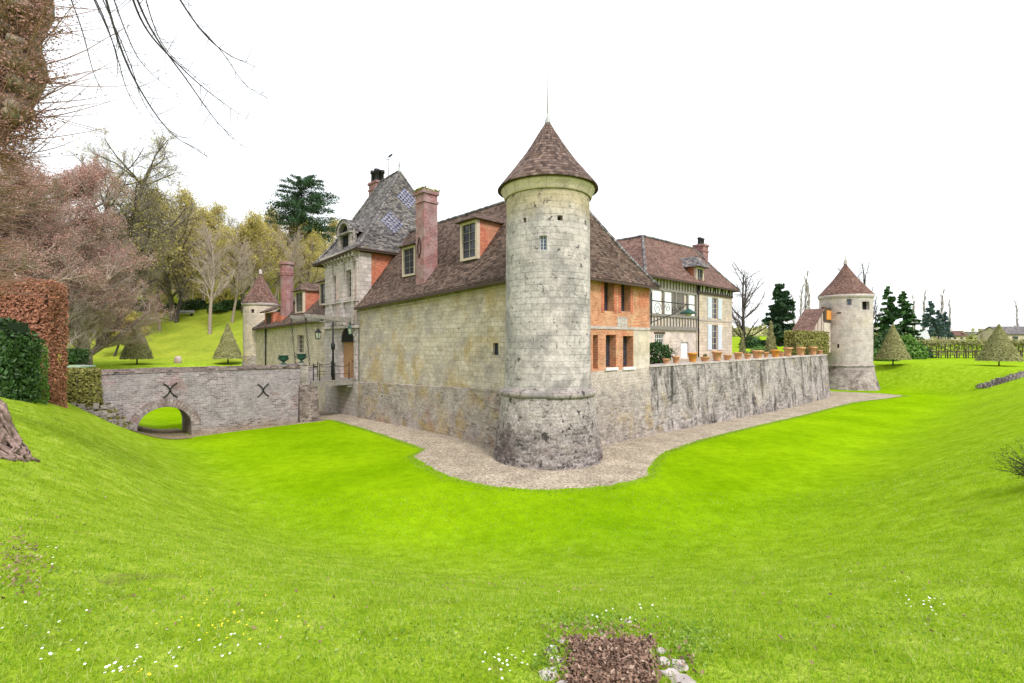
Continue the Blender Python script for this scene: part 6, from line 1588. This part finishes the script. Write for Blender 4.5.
# ------------------------------------------------------------ foreground bush right, stone gutter, leaf-filled step
x_, y_ = at(1052, 9.8); z_ = terr(x_, y_); t = thing('bare_bush', 'leafless bush with dark wiry twigs at the right picture edge', 'bush', (x_, y_, z_)); sg = []
zc = zat(450, 7.2)
for i in range(170):
    d = nr.normal(size=3); d[2] = abs(d[2])*.9+.1; d /= np.linalg.norm(d); p = np.array([x_, y_, z_+.05]); L = nr.uniform(.45, .95)
    for k in range(6):
        q = p+d*L/6; sg.append((p, q, .009*(1-k/7), .009*(1-(k+1)/7)))
        if k > 1:
            for _ in range(2): e = d+nr.normal(size=3)*.7; e /= np.linalg.norm(e); sg.append((q, q+e*nr.uniform(.05, .16), .004, .002))
        p = q; d = d+nr.normal(size=3)*.14; d /= np.linalg.norm(d)
link(segmesh(sg, M_['twig_black'], (x_, y_, z_), k=3), 'twigs', t)
# stone-edged gutter down the right bank
G = thing('stone_gutter', 'dark stone edged gutter running down the right bank', 'gutter', (at(1005, 38)[0], 38, -3)); rg = random.Random(6)
m1 = MB(); pa_, pb_ = (985, 389), (1075, 362)
def hit(px, py):                                  # where a sight line meets the ground
    D = 1.5
    while D < 200:
        x, y = at(px, D)
        if zat(py, D) <= terr(x, y):
            lo_, hi_ = D-.05, D
            for _ in range(8):
                mi = (lo_+hi_)/2; x, y = at(px, mi)
                if zat(py, mi) <= terr(x, y): hi_ = mi
                else: lo_ = mi
            return Vector((x, y, terr(x, y)))
        D += .05
    return Vector((x, y, terr(x, y)))
A_, B_ = hit(986, 388), hit(1024, 376.5); dr_ = (B_-A_); 
for i in range(26):
    t = i/15; p = A_+dr_*t; z = terr(p.x, p.y)
    for s_ in (0, 1):
        o_ = MB(); sz = rg.uniform(.22, .4); o_.box((p.x+rg.uniform(-.1, .1), p.y+s_*.9+rg.uniform(-.1, .1), z+.05), (dr_.length/34, .2, sz*.55), rg.uniform(-.3, .3)); o_.build('edge_stone', M_['tower_rubble'] if s_ == 0 else M_['tower_band'], G)
m = MB()
for i in range(26):
    t = i/15; p = A_+dr_*t; q = A_+dr_*(t+1/15); m.face([(p.x, p.y+.15, terr(p.x, p.y)+.03), (q.x, q.y+.15, terr(q.x, q.y)+.03), (q.x, q.y+.8, terr(q.x, q.y+.8)+.03), (p.x, p.y+.8, terr(p.x, p.y+.8)+.03)])
m.build('channel', M_['soil'], G)
# leaf-filled stone channel at the photographer's feet
LC = thing('stone_step', 'stone lined step at the bottom of the picture filled with dead brown leaves', 'stone step', (.33, 2.4, -1.7))
def gp(px, py): return hit(px, py)
QA, QB, QC, QD = gp(556, 700), gp(664, 700), gp(656, 638), gp(564, 638)
m = MB()
for i in range(8):
    for j in range(8):
        g4 = []
        for (s_, t_) in ((i, j), (i+1, j), (i+1, j+1), (i, j+1)):
            p = QA.lerp(QB, s_/8).lerp(QD.lerp(QC, s_/8), t_/8); g4.append((p.x, p.y, terr(p.x, p.y)+(.006 if 0 < s_ < 8 and t_ < 8 else -.01)))
        m.face(g4); m.build('bed', M_['soil'], LC)
for (px, py, s_, h_) in ((553, 650, .04, .03), (556, 662, .04, .04), (548, 676, .05, .04), (561, 642, .025, .03), (563, 690, .05, .05), (558, 706, .05, .05), (661, 652, .03, .03), (664, 664, .035, .05), (672, 676, .05, .04), (679, 668, .05, .03), (684, 684, .06, .05), (676, 700, .06, .05), (603, 634, .02, .02), (628, 622, .03, .03)):
    p = gp(px, py)
    k = MB(); k.lathe(0, 0, [(.02, -h_*.5), (s_*1.1, -h_*.2), (s_*1.15, h_*.25), (s_*.75, h_*.6), (.004, h_*.62)], 7, False, s_*1.6, px); me = k.mesh(M_['far_tower'])
    o_ = link(me, 'edging_stone', LC); o_.location = p-Vector(LC.location)
n = 6500; c = []
for i in range(n):
    sp_ = .0 if i % 4 else .12; s1_, t1_ = nr.uniform(0, 1)+nr.normal()*sp_, nr.uniform(0, 1)+nr.normal()*sp_*.6; p = QA.lerp(QB, s1_).lerp(QD.lerp(QC, s1_), t1_); ed_ = min(s1_, 1-s1_, (1-t1_)*1.3)
    if ed_ < .10+.16*noise.noise(Vector((p.x*11, p.y*11, 4))) and i % 5: continue
    c.append((p.x, p.y, terr(p.x, p.y)+.012+abs(nr.normal())*.014))
c = np.array(c)
n = len(c); M_['litter'] = leafmat('dead leaf litter', [(.045, .025, .018), (.19, .115, .08), (.29, .18, .13), (.58, .47, .38)], .8, .05)
lf_ = link(leaves(c, .019, nr, M_['litter'], nrm=np.tile([0, 0, 1.0], (n, 1)), flat=.8, asp=1.5), 'leaf_litter', kind='stuff'); lf_['label'] = 'dead brown leaves filling the stone step'

# ------------------------------------------------------------ grass blades and flowers near the camera
nr = np.random.default_rng(31)
def sample(n, d0, d1, px0=-180, px1=1204, seed=0):
    D = d0*(d1/d0)**nr.uniform(0, 1, n); px = nr.uniform(px0, px1, n); return (px-512)/F*D, D
N_ = 120000; X, Y = sample(N_, 1.7, 17)
px_ = 512+X/Y*F; wv_ = np.array([12*noise.noise(Vector((y_*14, 2, 1))) for y_ in Y]); wy_ = np.array([.06*noise.noise(Vector((x_*16, 5, 1))) for x_ in X]); keep = ~((px_ > 570+wv_) & (px_ < 652+wv_) & (Y < QC.y-.04+wy_) & (Y > QA.y-.05)); X = X[keep]; Y = Y[keep]; N_ = len(X); Z = np.array([terr(a, b) for a, b in zip(X, Y)])
hh_ = nr.uniform(.018, .05, N_)*(1+Y*.05); th = nr.uniform(0, 2*PI, N_); w = .0028*(1+Y*.16)
lean = nr.normal(size=(N_, 2))*.5*hh_[:, None]; B_ = np.stack([X, Y, Z-.004], 1)
s_ = np.stack([np.cos(th)*w, np.sin(th)*w, np.zeros(N_)], 1); V = np.stack([B_-s_, B_+s_, B_+np.stack([lean[:, 0], lean[:, 1], hh_], 1)], 1).reshape(-1, 3)
M_['blade'] = leafmat('grass blades', [(.11, .24, .008), (.24, .41, .015), (.34, .46, .035), (.52, .54, .2)], .7, .45)
g_ = link(npmesh(V, np.arange(N_*3).reshape(N_, 3), M_['blade']), 'grass', kind='stuff'); g_['label'] = 'short bright grass of the near bank'
# taller rough grass along the gravel's edge
E_ = []
for (pi_, po_) in GE:
    for _ in range(55):
        q_ = 1+nr.normal()*.035+.012; a_ = pi_[0]+(po_[0]-pi_[0])*q_+nr.normal()*.07; n_ = pi_[1]+(po_[1]-pi_[1])*q_+nr.normal()*.07; p = P(a_, n_, 0); E_.append((p.x, p.y, terr(p.x, p.y)))
E_ = np.array(E_); m_ = len(E_); h_e = nr.uniform(.015, .06, m_); th = nr.uniform(0, 2*PI, m_); s_ = np.stack([np.cos(th)*.012, np.sin(th)*.012, np.zeros(m_)], 1)
V = np.stack([E_-s_, E_+s_, E_+np.stack([nr.normal(size=m_)*.03, nr.normal(size=m_)*.03, h_e], 1)], 1).reshape(-1, 3)
e_ = link(npmesh(V, np.arange(m_*3).reshape(m_, 3), M_['blade']), 'edge_grass', kind='stuff'); e_['label'] = 'rough grass tufts along the edge of the gravel'
# fallen leaves, twigs and low weeds in the near grass
lv = []; wd_ = []
for (px, py, n, sx, sy) in ((20, 560, 260, 22, 26), (470, 582, 70, 60, 7), (560, 588, 50, 50, 5), (605, 632, 160, 40, 7), (700, 560, 40, 90, 25), (250, 600, 50, 120, 40), (840, 600, 60, 120, 40), (500, 500, 60, 250, 40), (560, 655, 60, 12, 20), (680, 660, 60, 16, 16), (850, 500, 60, 100, 40), (80, 520, 60, 60, 30), (300, 480, 40, 80, 30)):
    for _ in range(n):
        p = hit(px+nr.normal()*sx*.7, min(720, max(420, py+nr.normal()*sy*.7)))
        if p.y < 20: lv.append((p.x, p.y, p.z+.012+abs(nr.normal())*.01))
for (px, py, n, sx, sy) in ((590, 622, 900, 55, 9), (690, 640, 700, 30, 20), (550, 660, 300, 14, 22), (60, 590, 900, 70, 40), (200, 520, 500, 150, 40), (900, 620, 500, 90, 30), (420, 640, 400, 90, 25), (800, 560, 500, 200, 40), (40, 470, 300, 40, 16), (300, 600, 600, 180, 50)):
    for _ in range(n):
        p = hit(px+nr.normal()*sx*.7, min(720, max(420, py+nr.normal()*sy*.7)))
        if p.y < 14: wd_.append((p.x, p.y, p.z+.02+abs(nr.normal())*.012))
o_ = link(leaves(lv, .022, nr, M_['litter'], nrm=np.tile([0, 0, 1.0], (len(lv), 1)), flat=.6), 'fallen_leaves', kind='stuff'); o_['label'] = 'scattered brown fallen leaves in the grass'
M_['weed'] = leafmat('weed leaves', [(.07, .15, .01), (.15, .27, .02), (.25, .37, .05), (.42, .47, .2)], .6, .3)
o_ = link(leaves(wd_, .016, nr, M_['weed'], nrm=np.tile([0, 0, 1.0], (len(wd_), 1)), flat=.8), 'low_weeds', kind='stuff'); o_['label'] = 'patches of low leafy weeds in the near bank'
def flowers(name, label, spots, r, mat, cen):
    V = []; Fc = []; 
    for (x, y) in spots:
        z = terr(x, y)+nr.uniform(.03, .05); tx_, ty_ = nr.normal()*.25, nr.normal()*.25; b = len(V); V.append((x, y, z)); rr = r*nr.uniform(.8, 1.2)
        for k in range(8): a = 2*PI*k/8; V.append((x+rr*math.cos(a), y+rr*math.sin(a), z+rr*(tx_*math.cos(a)+ty_*math.sin(a))+.002))
        for k in range(8): Fc.append((b, b+1+k, b+1+(k+1) % 8))
    o = link(npmesh(V, Fc, mat), name, kind='stuff'); o['label'] = label
wh = []; 
for (px, py, n, s_) in ((150, 665, 14, 30), (230, 655, 10, 30), (40, 560, 8, 25), (60, 640, 16, 40), (100, 672, 8, 20), (860, 560, 8, 60), (930, 608, 16, 16), (935, 545, 6, 40), (975, 470, 10, 40), (905, 470, 16, 25), (1000, 440, 8, 20), (640, 610, 8, 20), (610, 625, 8, 18), (505, 670, 16, 16), (540, 655, 6, 25), (900, 500, 6, 30)):
    for _ in range(n):
        p = hit(px+nr.normal()*s_*.7, min(700, py+nr.normal()*s_*.35))
        if p.y < 20: wh.append((p.x, p.y))
M_['daisy'] = plain('daisy petals', (.8, .8, .78), .6, var=.05); M_['yellow'] = plain('yellow petals', (.75, .6, .02), .6, var=.1)
flowers('daisies', 'tiny white daisies scattered over the banks', wh, .0075, M_['daisy'], None)
ye = []
for (px, py, n, s_) in ((40, 500, 22, 30), (90, 490, 16, 40), (205, 560, 16, 40), (200, 625, 18, 30), (250, 635, 14, 25), (270, 600, 12, 50), (150, 470, 10, 60), (60, 445, 10, 40), (300, 560, 8, 40), (130, 680, 6, 25)):
    for _ in range(n):
        p = hit(px+nr.normal()*s_*.7, min(700, py+nr.normal()*s_*.35))
        if p.y < 22: ye.append((p.x, p.y))
flowers('yellow_flowers', 'tiny yellow flowers in the left bank grass', ye, .0065, M_['yellow'], None)
